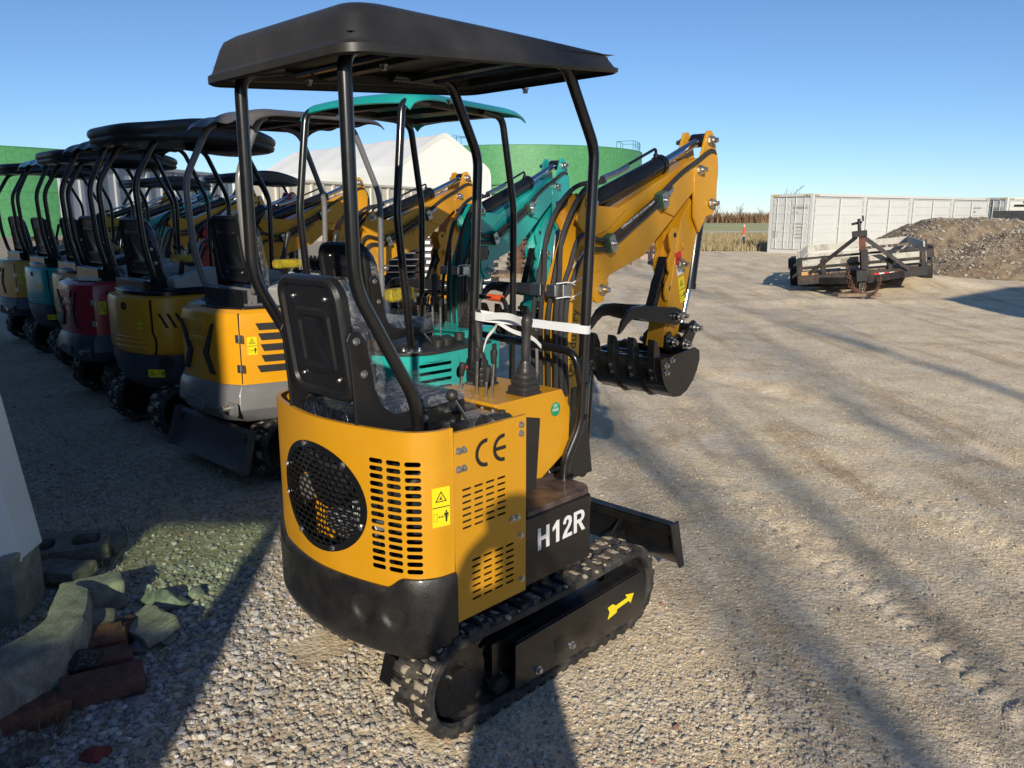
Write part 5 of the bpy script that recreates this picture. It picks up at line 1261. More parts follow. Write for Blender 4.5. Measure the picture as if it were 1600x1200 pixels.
def block(name, label, x, y, z, sz, rot, mat, cat, chip=.006, seedv=0, holes=False, group=None):
    """worn block: subdivided box pushed about by noise, rounded edges"""
    bm = bmesh.new(); bmesh.ops.create_cube(bm, size=1); bmesh.ops.subdivide_edges(bm, edges=bm.edges[:], cuts=13, use_grid_fill=True); bmesh.ops.scale(bm, vec=sz, verts=bm.verts)
    rr = min(sz)*.10
    for v in bm.verts:
        c = v.co; q = V([max(-sz[k]/2+rr, min(sz[k]/2-rr, c[k])) for k in range(3)]); d = c-q
        if d.length > rr: v.co = q+d.normalized()*rr
        e = sum(1 for k in range(3) if abs(c[k]) > sz[k]/2-rr*1.3)
        if e >= 2:
            q2 = noise.noise(v.co*9+V((seedv, 0, 4)))
            if q2 > .12: v.co -= v.co.normalized()*(q2-.12)*.035
    for v in bm.verts:
        c = v.co; n = noise.fractal(c*14+V((seedv, 1, 2)), 1., 2., 5); v.co = c + c.normalized()*n*chip
    me = bpy.data.meshes.new(name); bm.to_mesh(me); bm.free(); me.materials.append(mat); me.polygons.foreach_set('use_smooth', [True]*len(me.polygons)); me.set_sharp_from_angle(angle=R(38))
    o = bpy.data.objects.new(name, me); col.objects.link(o); o.location = (x, y, z); o.rotation_euler = rot; tag(o, label, cat, group); return o
CONC = rust_mat('worn_concrete', (.25, .235, .20), (.46, .44, .38), 11., .95, .5, .9)
CONCD = rust_mat('dark_concrete', (.13, .12, .105), (.27, .255, .22), 7., .95, .5, .6)
BRICK = rust_mat('old_brick', (.11, .055, .045), (.30, .12, .07), 9., .9, .52, .6)
BRICKD = rust_mat('dark_brick', (.10, .05, .045), (.20, .09, .075), 9., .9, .5, .6)
ROCKG = rust_mat('green_grey_rock', (.13, .15, .13), (.34, .37, .33), 12., .85, .5, .6)
ROCKD = rust_mat('speckled_black_rock', (.02, .02, .024), (.30, .30, .30), 70., .6, .60, .8)
ROCKR = rust_mat('red_stone', (.16, .03, .03), (.30, .06, .05), 14., .8, .5, .4)
ROCKC = rust_mat('grey_stone', (.20, .20, .20), (.40, .39, .37), 16., .9, .5, .5)
# curved kerb
b = MB(); outer = spline([(-1.95, 1.75), (-1.80, 2.10), (-1.69, 2.36), (-1.645, 2.50), (-1.625, 2.65), (-1.65, 2.82), (-1.74, 3.01)], 7); inner = spline([(-2.15, 1.95), (-1.98, 2.28), (-1.84, 2.55), (-1.79, 2.68), (-1.79, 2.78), (-1.83, 2.88), (-1.89, 3.06)], 7)
rings = []
for k, (p, q) in enumerate(zip(outer, inner)):
    def jj(v, a=.0035): n = noise.noise_vector(v*25)*a; return v+n
    P = lambda t, z: jj(V((p.x+(q.x-p.x)*t, p.y+(q.y-p.y)*t, z)))
    o_ = (p-q).normalized()*.03
    rings.append([jj(V((p.x, p.y, 0))+V((o_.x, o_.y, -.03))), jj(V((p.x, p.y, .09))+V((o_.x*.6, o_.y*.6, 0))), jj(V((p.x, p.y, .185))), P(.05, .20), P(.25, .206), P(.5, .208), P(.75, .205), P(.95, .198), P(1., .18), P(1., .08), P(1., -.03)])
b.loft(rings); tag(b.build('curved_kerb', CONC, None, 50, bevel=.0), 'curved weathered concrete kerb piece by the foot of the white post', 'kerb')
block('cinder_block', 'pitted concrete block lying behind the curved kerb with one corner lit', -1.83, 3.19, .08, (.24, .14, .13), (0, 0, .6), CONC, 'block', .006, 1)
block('concrete_chunk', 'flat pale concrete slab leaning on the gravel right of the kerb', -1.49, 2.97, .06, (.30, .15, .05), (.25, -.15, -.75), CONC, 'concrete slab', .006, 3)
block('concrete_chunk', 'long dark broken slab beside the concrete post', -2.13, 3.46, .07, (.34, .13, .06), (.1, -.1, -.35), CONCD, 'concrete slab', .008, 4)
block('concrete_chunk', 'small grey broken piece wedged between kerb and red brick', -1.68, 2.92, .08, (.13, .12, .11), (.2, .3, .4), CONCD, 'concrete slab', .008, 5)
block('paving_slab', 'half buried flat slab in the weeds behind the hollow block', -2.25, 3.84, .03, (.42, .24, .06), (.05, .05, .2), CONCD, 'paving slab', .008, 6)
# hollow block with two cells
b = MB(Matrix.Translation((-2.21, 3.65, .075)) @ Matrix.Rotation(.42, 4, 'Z') @ Matrix.Rotation(.12, 4, 'X'))
F_ = lambda t, z, off=0: V((t, z, .05+off))
for zz_ in (.06, -.09):
    for cx in (-.10, .10): slotcell(b, lambda t, y, off=0: V((t, y, zz_)), cx, 0, .20, .19, .13, .11, r=.03)
for cx in (-.10, .10):
    inn = rrect(.13, .11, .03, 4, cx, 0)
    for k in range(len(inn)): p, q = inn[k], inn[(k+1) % len(inn)]; b.quad((p[0], p[1], .06), (q[0], q[1], .06), (q[0], q[1], -.09), (p[0], p[1], -.09))
for p, q in (((-.2, -.095), (.2, -.095)), ((.2, -.095), (.2, .095)), ((.2, .095), (-.2, .095)), ((-.2, .095), (-.2, -.095))): b.quad((*p, .06), (*q, .06), (*q, -.09), (*p, -.09))
tag(b.build('hollow_block', CONCD), 'hollow concrete block with two open cells behind the kerb', 'block')
block('brick', 'long dark red brick lowest of the brick group by the gravel', -1.47, 2.56, .045, (.27, .12, .085), (.08, 0, .50), BRICKD, 'brick', .005, 7)
block('brick', 'dull red brick under the foot of the curved kerb, cut by the left edge', -1.66, 2.40, .035, (.28, .11, .08), (0, .05, .60), BRICK, 'brick', .005, 8)
block('brick', 'orange red brick leaning against the end of the kerb', -1.60, 2.82, .075, (.17, .11, .08), (.2, -.1, .45), BRICK, 'brick', .005, 9)
block('brick', 'dark red brick tucked in the middle between two other bricks', -1.535, 2.71, .05, (.18, .12, .08), (.05, 0, .48), BRICKD, 'brick', .005, 10)
block('brick', 'half brick behind the orange brick, next to the flat slab', -1.56, 2.97, .035, (.15, .10, .07), (0, .1, -.5), BRICKD, 'brick', .005, 12)
rock('rock', 'black rock with white speckles on the bricks', -1.605, 2.655, .085, (1, .72, .55), ROCKD, .5, 2, .085)
rock('rock', 'large smooth green grey rock lit by the tinted light', -1.545, 3.24, .11, (1., .62, .48), ROCKG, -.3, 5)
rock('rock', 'round pale stone behind the green grey rock', -1.44, 3.33, .045, (1, .9, .7), ROCKC, 0, 6)
rock('rock', 'purplish round stone right of the half brick', -1.49, 2.86, .042, (1, .9, .8), rust_mat('purple_stone', (.13, .11, .13), (.25, .22, .25), 16., .9), 0, 7)
rock('rock', 'flat dull grey stone low in the gravel below the bricks', -1.33, 2.52, .045, (1, .85, .45), ROCKC, .3, 8)
rock('rock', 'dark red triangular stone at the bottom of the gravel', -1.335, 2.235, .05, (1, .75, .5), ROCKR, .4, 9)
rock('rock', 'long speckled rock in the lower left corner', -1.56, 2.215, .10, (1, .5, .35), rust_mat('speckled_rock', (.10, .095, .085), (.36, .34, .3), 45., .85, .56, .8), .7, 10)
rock('rock', 'pale angular stone at the end of the flat slab', -1.40, 2.93, .035, (1, .9, .8), ROCKC, .3, 12)
rock('rock', 'grey stone half under the fallen block', -1.72, 3.07, .06, (1, .8, .7), ROCKC, .3, 13)
# ------------------------------------------------------------------ white post on its concrete foot
WPAINT = paint('white_cladding', (.86, .87, .88), .45, .1, .2, var=.06, scale=3.)
t = thing('cladded_post', 'white metal clad post on a grey concrete foot at the left edge', 'post', (-2.19, 3.17, 0), .1)
b = MB(); b.box((-.04, .01, .11), (.27, .24, .40)); b.build('concrete_foot', CONC, t, bevel=.012)
b = MB(); b.loft([[(x_-.10-.135*(z_-.335), y_, z_) for x_, y_ in [(-.17, -.10), (.08, -.15), (.19, -.04), (.19, .15), (-.17, .15)]] for z_ in (.27, 4.2)]); b.build('cladding', WPAINT, t, bevel=.006)
b = MB(); b.prism([(x_-.10, y_) for x_, y_ in [(-.175, -.105), (.08, -.157), (.197, -.045), (.197, -.03), (.08, -.14), (-.175, -.09)]], 'z', .262, .273)
b.build('edge_trim', WPAINT, t)
# weeds
WEED = rust_mat('dry_weed', (.10, .085, .04), (.28, .23, .12), 3., .9); WEEDG = rust_mat('green_weed', (.03, .055, .02), (.08, .11, .04), 3., .8)
def blades(name, n, fpos, h0, h1, w, mat, lean=.5, seg=2, seedv=1, z=None):
    rd = random.Random(seedv); vs = []; fs = []
    for i in range(n):
        p = fpos(rd)
        if p is None: continue
        x, y = p; a = rd.uniform(0, 6.28); h = rd.uniform(h0, h1); l = rd.uniform(0, lean)*h; b_ = rd.uniform(0, 6.28); z0 = (gh(x, y) if z is None else z)-.01
        i0 = len(vs); dx, dy = math.cos(a)*w/2, math.sin(a)*w/2
        for k in range(seg+1):
            t = k/seg; ww = 1-t*.85; cx, cy, cz = x+math.cos(b_)*l*t*t, y+math.sin(b_)*l*t*t, z0+h*t*(1-.2*t*l/h)
            vs += [(cx-dx*ww, cy-dy*ww, cz), (cx+dx*ww, cy+dy*ww, cz)]
        for k in range(seg): q = i0+2*k; fs.append((q, q+1, q+3, q+2))
    me = bpy.data.meshes.new(name); me.from_pydata(vs, [], fs); me.materials.append(mat); o = bpy.data.objects.new(name, me); col.objects.link(o); o['kind'] = 'stuff'; return o
def wp(rd):
    c = rd.choice([(-2.2, 3.95, .25), (-2.0, 3.55, .18), (-2.35, 4.4, .3), (-2.1, 2.9, .12), (-1.55, 2.35, .07), (-1.9, 2.1, .12), (-2.6, 5.2, .4)]); return rd.gauss(c[0], c[2]), rd.gauss(c[1], c[2])
blades('dry_weeds', 900, wp, .03, .16, .0035, WEED, 1.3, 3, 3); blades('low_weeds', 1300, wp, .01, .045, .005, WEEDG, 1.2, 2, 4)
# ------------------------------------------------------------------ yard and horizon
def plain(name, pts, z, mat):
    b = MB(); b.f([b.v((x, y, z)) for x, y in pts]); return struct(b.build(name, mat, smooth=False))
def field_mat(name, c1, c2, c3, s=.25):
    m, nt, out = nodes_of(name); g = N(nt, 'NewGeometry'); n = N(nt, 'TexNoise', Scale=s, Detail=10., Roughness=.75); L(nt, g, 'Position', n, 'Vector')
    r = ramp(nt, [(.35, c1), (.5, c2), (.65, c3)]); L(nt, n, 'Fac', r, 'Fac'); b = N(nt, 'BsdfPrincipled', Roughness=1.); L(nt, r, 'Color', b, 'Base Color'); L(nt, b, 'BSDF', out, 'Surface'); return m
DRYF = field_mat('dry_field', (.25, .19, .09), (.36, .29, .15), (.44, .37, .22), .6)
GRNF = field_mat('green_field', (.34, .37, .13), (.46, .46, .20), (.58, .52, .28), .12)
BRNF = field_mat('brown_land', (.16, .10, .06), (.22, .15, .09), (.26, .19, .12), .05)
plain('dry_verge', [(2, 39.5), (10, 40.3), (60, 39.8), (200, 42), (200, 80), (-30, 80), (-12, 60), (2, 55)], .02, DRYF)
plain('grass_field', [(-200, 78), (300, 76), (400, 215), (-300, 215)], .03, GRNF)
plain('far_land', [(-2500, 214), (2500, 214), (3200, 3000), (-3200, 3000)], .04, BRNF)
plain('pale_track', [(8, 83), (26, 83), (60, 96), (60, 101), (22, 93), (6, 92)], .05, field_mat('pale_gravel', (.55, .48, .36), (.64, .57, .45), (.7, .63, .5)))
STRAW = rust_mat('straw_grass', (.30, .22, .10), (.50, .41, .24), .5, .9); REED = rust_mat('reed_brown', (.15, .085, .045), (.30, .19, .11), .2, .9); GRS = rust_mat('field_grass', (.08, .12, .03), (.2, .22, .08), .4, .9)
def dp(rd):
    y = 39.9+rd.random()**1.4*34; x = rd.uniform(-.02, .75)*y
    if x < 2.5: return None
    if (x-12.6)*.81+(y-38.5)*.58 > 0 and (x-12.6)*.58-(y-38.5)*.81 > 0 and x < 32: return None
    return x, y
blades('dry_grass', 26000, dp, .18, .55, .05, STRAW, .8, 2, 5, .02)
blades('reed_belt', 16000, lambda rd: (rd.uniform(-40, 190), rd.uniform(206, 222)), 1.4, 3.0, .35, REED, .3, 1, 6, .0)
blades('weed_strip', 3500, lambda rd: (rd.uniform(-9, 6), rd.uniform(60, 68)), .4, 1.6, .10, STRAW, .5, 2, 7, 0)
BARK = rust_mat('bare_bark', (.10, .085, .075), (.22, .19, .165), 4., .9)
def bare_tree(name, x, y, h, seedv, label, spread=.5, tip=.012, depth=5, group=None, base=.02, trunk=.36):
    rd = random.Random(seedv); b = MB()
    def br(p, d, ln, r, k):
        n = 4; pts = [p]; q = p.copy(); dd = d.copy()
        for i in range(n): dd = (dd+V((rd.gauss(0, .10), rd.gauss(0, .10), .04))).normalized(); q = q+dd*ln/n; pts.append(q.copy())
        b.tube(pts, [r*(1-.45*i/n) for i in range(n+1)], 5 if k > 1 else 3)
        if k == 0: return
        for j in range(rd.randint(3, 4) if k > 1 else 3):
            t = rd.uniform(.4, 1.) if j else 1.; i = min(n, int(t*n)); p2 = pts[i]; a = rd.uniform(0, 6.28)
            nd = (dd + V((math.cos(a), math.sin(a), .25))*spread*rd.uniform(.6, 1.4)).normalized(); br(p2, nd, ln*rd.uniform(.55, .8), max(tip, r*.5), k-1)
    br(V((0, 0, -.1)), V((0, 0, 1)), h*trunk, h*base, depth)
    o = b.build('trunk', BARK, None, 60)
    t = thing(name, label, 'tree', (x, y, 0), rd.uniform(0, 6), group); o.parent = t; return t
def copy_tree(src, x, y, s, rz, label):
    r = src.copy(); col.objects.link(r); r.location = (x, y, 0); r.scale = (s, s, s); r.rotation_euler = (0, 0, rz); r['label'] = label
    for ch in src.children: c = ch.copy(); col.objects.link(c); c.parent = r
    return r
far = [bare_tree('bare_tree', 205*x_, 222, h, k, l, .55, .03, 4, 'bare trees on the horizon') for k, (x_, h, l) in enumerate(((.192, 11, 'tall thin bare tree on the horizon just left of the containers'), (.135, 9, 'broad low bare tree on the horizon right of the arm hose'), (.36, 14, 'bare tree top rising behind the near corner of the containers')))]
for k, (px, s, l) in enumerate(((1010, .5, 'small bare tree on the horizon left of the digger arm'), (975, .6, 'bare tree on the horizon by the green tank'), (1112, .62, 'leaning bare tree close behind the arm hose'), (1128, .5, 'low bush-like bare tree on the horizon'), (1150, .62, 'bare tree in the middle of the horizon group'), (1158, .45, 'smallest bare tree of the horizon group'), (1178, .5, 'short bare tree at the right end of the horizon group'), (1195, .55, 'bare tree partly hidden by the container edge'))):
    copy_tree(far[k % 2], (px-800)/1236*(228+k), 228+k, s, k*1.3, l)
copies_done = True
# tanks
TANKG = rust_mat('tank_green', (.085, .30, .115), (.09, .315, .125), .35, .5, .5, .0)
RAILG = paint('rail_green', (.04, .16, .09), .5, .1, .1)
def tank(x, y, r, h, label, rail_a, ladder=None):
    t = thing('storage_tank', label, 'tank', (x, y, 0)); b = MB()
    b.lathe((0, 0, 0), (0, 0, 1), [(0, r), (h, r), (h, r*.99), (h+.25, .01)], 96); sh = b.build('shell', TANKG, t, 30)
    b = MB()
    for z in (h*.5, h-.06): b.lathe((0, 0, z), (0, 0, 1), [(0, r+.0), (0, r+.03), (.07 if z < h*.9 else .06, r+.03), (.07, r)], 96)
    for k in range(24):
        a = k*math.pi/12; b.box((math.cos(a)*(r+.004), math.sin(a)*(r+.004), h/2), (.02, .05, h-.1), rotm(z=a))
    b.build('weld_seam', rust_mat('seam_green', (.07, .25, .095), (.08, .28, .11), 1., .5), sh)
    b = MB(); 
    for a0, a1 in rail_a:
        n = 5; P = [V((math.cos(a0+(a1-a0)*k/n)*(r-.3), math.sin(a0+(a1-a0)*k/n)*(r-.3), h)) for k in range(n+1)]
        for p in P: b.cyl(p, p+V((0, 0, 1.1)), .035, seg=6)
        for z in (.55, 1.1): b.tube([p+V((0, 0, z)) for p in P], .03, 6)
        Q = [p*1.0 for p in P]; 
        P2 = [V((p.x*.86, p.y*.86, h)) for p in P]
        for p in P2[::2]: b.cyl(p, p+V((0, 0, 1.1)), .035, seg=6)
        b.tube([p+V((0, 0, 1.1)) for p in P2], .03, 6); b.tube([P[0]+V((0, 0, 1.1)), P2[0]+V((0, 0, 1.1))], .03, 6); b.tube([P[-1]+V((0, 0, 1.1)), P2[-1]+V((0, 0, 1.1))], .03, 6)
    b.build('top_railing', RAILG, t); return t
tA = tank(1.26, 105, 15.2, 9.4, 'green storage tank on the right of the white fabric building', [(R(-138), R(-120)), (R(-28), R(-10))])
b = MB(frame((-2.6, -15.05, 4.2), (1, 0, 0), (0, 0, 1)))
for x in (-1.1, 0, 1.1): b.box((x, 0, 0), (.09, 1.9, .1))
for y in (-.95, 0, .95): b.box((0, y, 0), (2.3, .09, .1))
b.build('frame_grid', RAILG, tA)
tB = tank(-53.5, 80, 15.5, 7.5, 'green storage tank at the far left behind the row', [(R(-72), R(-60)), (R(-58), R(-50))])
b = MB(); b.bar((2.2, -15.6, 4.1), (6.4, -14.4, 8.5), .5, .08); b.tube([(2.2, -15.8, 5.1), (6.4, -14.6, 9.5)], .03, 6); b.build('stair', RAILG, tB)
b = MB(); b.box((9, -12.8, 7.8), (1.0, 1.0, .9)); b.build('vent_box', TANKG, tB)
# fabric building
FAB = paint('white_fabric', (.76, .76, .74), .7, 0, .1, dustc=(.6, .58, .52), var=.05, scale=.4)
ft = thing('fabric_building', 'white arched fabric storage building between the two green tanks', 'building', (-6.9, 85, 0), math.atan2(25, -22))
# local x runs back along the ridge, y across
prof = [(-6.15, 0), (-6.15, 5.6), (-6.1, 6.2), (-5.9, 6.7), (-5.5, 7.05), (-.75, 9.85), (-.3, 10.05), (0, 10.1), (.3, 10.05), (.75, 9.85), (5.5, 7.05), (5.9, 6.7), (6.1, 6.2), (6.15, 5.6), (6.15, 0)]
b = MB(); n = 36; Lg = 33
for i in range(n):
    def bow(t): k = t % 6 / 6; return 1-.010*math.sin(math.pi*k)**.7
    r0, r1 = [(i*Lg/n, y*bow(i), z*bow(i)) for y, z in prof], [((i+1)*Lg/n, y*bow(i+1 if (i+1) % 6 else 0), z*bow(i+1 if (i+1) % 6 else 0)) for y, z in prof]
    A = [b.v(p) for p in r0]; B = [b.v(p) for p in r1]
    for k in range(len(prof)-1): b.f([A[k], A[k+1], B[k+1], B[k]])
b.build('roof_fabric', FAB, ft, 25)
b = MB(); b.prism([(y*.94, z*.95) for y, z in prof], 'x', .12, .2); b.build('gable_fabric', FAB, ft, 25)
b = MB(); 
for k in range(len(prof)-1):
    p, q = prof[k], prof[k+1]; b.f([b.v((0, p[0], p[1])), b.v((0, q[0], q[1])), b.v((.1, q[0]*.94, q[1]*.95)), b.v((.1, p[0]*.94, p[1]*.95))])
b.build('gable_trim', FAB, ft, 25)
# ribbed wall in front of it: cream part and grey part
CREAM = paint('cream_cladding', (.66, .62, .52), .6, 0, .15, var=.08, scale=.5); GWALL = paint('grey_cladding', (.34, .37, .40), .6, 0, .15, var=.08, scale=.5)
def ribwall(name, label, a, c, h, mat, step):
    a, c = V((*a, 0)), V((*c, 0)); d = (c-a).normalized(); ln = (c-a).length; t = thing(name, label, 'wall', a, math.atan2(d.y, d.x)); b = MB(); b.box((ln/2, 0, h/2), (ln, .12, h-.02)); b.build('panel', mat, t)
    b = MB()
    for k in range(int(ln/step)+1): b.box((k*step, -.10, h/2), (.22, .14, h))
    b.build('rib', mat, t); b = MB(); b.box((ln/2, -.06, h), (ln+.2, .34, .16)); b.build('top_rail', mat, t); return t
ribwall('ribbed_wall', 'cream ribbed metal wall below the white fabric building', (-16.5, 48.5), (-5.0, 75), 4.0, CREAM, 1.2)
ribwall('ribbed_wall', 'grey ribbed metal wall behind the black canopies on the left', (-18.9, 34), (-16.6, 48.2), 4.0, GWALL, 1.2)
# ------------------------------------------------------------------ stacks of steel and timber
RUST = rust_mat('rusty_steel', (.05, .026, .018), (.16, .08, .05), 5., .85); BLKR = rust_mat('black_rusty', (.015, .014, .014), (.10, .045, .03), 6., .7, .6); WOODG = rust_mat('weathered_timber', (.12, .085, .055), (.30, .22, .15), 5., .9); WHT = paint('old_white_board', (.62, .60, .54), .6, 0, .3, var=.15, scale=5.)
def steel_frame(x, y, z, rz, w, label):
    t = thing('steel_pallet', label, 'steel frame', (x, y, z), rz, 'steel frames piled behind the machines'); b = MB()
    for yy in (-.5, -.17, .17, .5): b.box((0, yy, .05), (w, .09, .06))
    for xx in (-w/2+.08, 0, w/2-.08): b.box((xx, 0, .11), (.09, 1.1, .05))
    for k in range(5): b.box((-w/2+.2+k*w/5.5, -.56, .08), (.08, .04, .10))
    b.build('frame', BLKR, t); b = MB(); b.box((w*.12, -.585, .09), (.17, .01, .075)); b.build('label_plate', WHITE, t); return t
rd = random.Random(3)
k_ = 0
lev = ['lowest', 'second lowest', 'third from the bottom', 'fourth from the bottom', 'middle', 'fourth from the top', 'third from the top', 'second from the top', 'topmost']
for i in range(9): steel_frame(-2.15+rd.uniform(-.06, .06), 18.6, .02+i*.145, .08+rd.uniform(-.05, .05), 1.75+rd.uniform(-.1, .1), '%s black steel frame in the stack seen past the teal canopy posts' % lev[i])
for i in range(7): steel_frame(-.95+rd.uniform(-.04, .04), 18.9, .02+i*.165, .5+rd.uniform(-.05, .05), .6, '%s small steel frame in the narrow stack beside the digger arm' % (['lowest', 'second lowest', 'third lowest', 'middle', 'third highest', 'second highest', 'topmost'][i]))
def pallet(x, y, z, rz, label, mat=WOODG):
    t = thing('timber_pallet', label, 'pallet', (x, y, z), rz, 'timber pallets beside the rusty post'); b = MB()
    for yy in (-.45, 0, .45): b.box((0, yy, .05), (1.2, .09, .08))
    for k in range(7): b.box((-.54+k*.18, 0, .105), (.12, 1.0, .025)); 
    for k in range(3): b.box((-.5+k*.5, 0, .005), (.12, 1.0, .02))
    b.build('boards', mat, t); return t
for i in range(8): pallet(.55+rd.uniform(-.12, .12), 23.6, .12+i*.135, .2+rd.uniform(-.12, .12), '%s weathered pallet of the leaning pile left of the near boom' % (['lowest', 'second lowest', 'third lowest', 'fourth lowest', 'fourth highest', 'third highest', 'second highest', 'topmost'][i]), WOODG if i % 3 else RUST)
b = MB(); b.box((.5, 23.3, .06), (3.2, 1.6, .12)); tag(b.build('timber_platform', WOODG, bevel=.01), 'low timber platform under the pallet pile', 'platform')
b = MB(); b.box((.17, 22.8, .85), (.17, .17, 1.6)); b.bar((.25, 22.75, .9), (.95, 22.7, .2), .06, .12); tag(b.build('rusty_post', RUST, bevel=.01), 'rusty square steel post with a brace before the pallet pile', 'post')
def stand(x, y, h, w, rz, label):
    t = thing('steel_stand', label, 'steel stand', (x, y, 0), rz); 
    for sx in (-1, 1):
        for sy in (-1, 1): b = MB(); b.bar((sx*w/2, sy*.35, 0), (sx*w/2, sy*.3, h), .05, .05); b.build('leg', RUST, t)
    b = MB(); b.box((0, 0, h), (w+.3, .8, .06))
    for k in range(7): b.bar((-w/2+rd.uniform(-.1, .1), rd.uniform(-.3, .3), h+.05+k*.03), (w/2+rd.uniform(-.1, .2), rd.uniform(-.3, .3), h+.06+k*.035+rd.uniform(-.04, .08)), .08, .04)
    b.build('scrap_load', BLKR, t); b = MB(); b.bar((-w/2, -.33, .1), (w/2, -.33, h-.1), .03, .03); b.bar((-w/2, -.33, h*.5), (w/2, -.33, h*.5), .03, .03); b.bar((-w/2, -.33, .4), (w/2, -.33, .35), .03, .03); b.build('brace', RUST, t); return t
stand(3.75, 29, .95, 1.0, .1, 'rusty steel stand loaded with scrap seen below the near boom'); stand(1.4, 31, 2.3, 1.4, .0, 'taller rusty stand behind the teal arm'); stand(2.75, 31, 1.3, .9, .3, 'middle rusty steel stand half hidden by the near boom')
b = MB(); b.box((5.6, 31.6, .50), (3.4, .16, .14)); [b.box((4.2+k*1.3, 31.6, .22), (.1, .1, .44)) for k in range(3)]; tag(b.build('steel_beam', RUST, bevel=.01), 'long rusty beam on short legs behind the boom', 'beam')
t = thing('block_row', 'low row of pale pink blocks below the rusty beam', 'block row', (5.4, 32.3, 0))
b = MB()
for k in range(9): b.box((-1.9+k*.46, 0, .16), (.44, .5, .30)); 
b.build('blocks', rust_mat('pink_block', (.40, .30, .26), (.52, .42, .37), 4., .9), t, bevel=.01)
TRW_ = rust_mat('stake_white', (.5, .5, .48), (.7, .7, .68), 4.); t = thing('marker_post', 'orange and white marker post in the dry grass', 'marker post', (12.9, 44.8, 0)); b = MB(); b.cyl((0, 0, 0), (0, 0, .69), .07, seg=12); b.build('stake', TRW_, t); b = MB(); b.cyl((0, 0, .70), (0, 0, 1.13), .07, seg=12); b.build('orange_band', ORANGE, t); b = MB(); b.cyl((0, 0, 1.14), (0, 0, 1.26), .07, .05, seg=12); b.build('cap', TRW_, t)
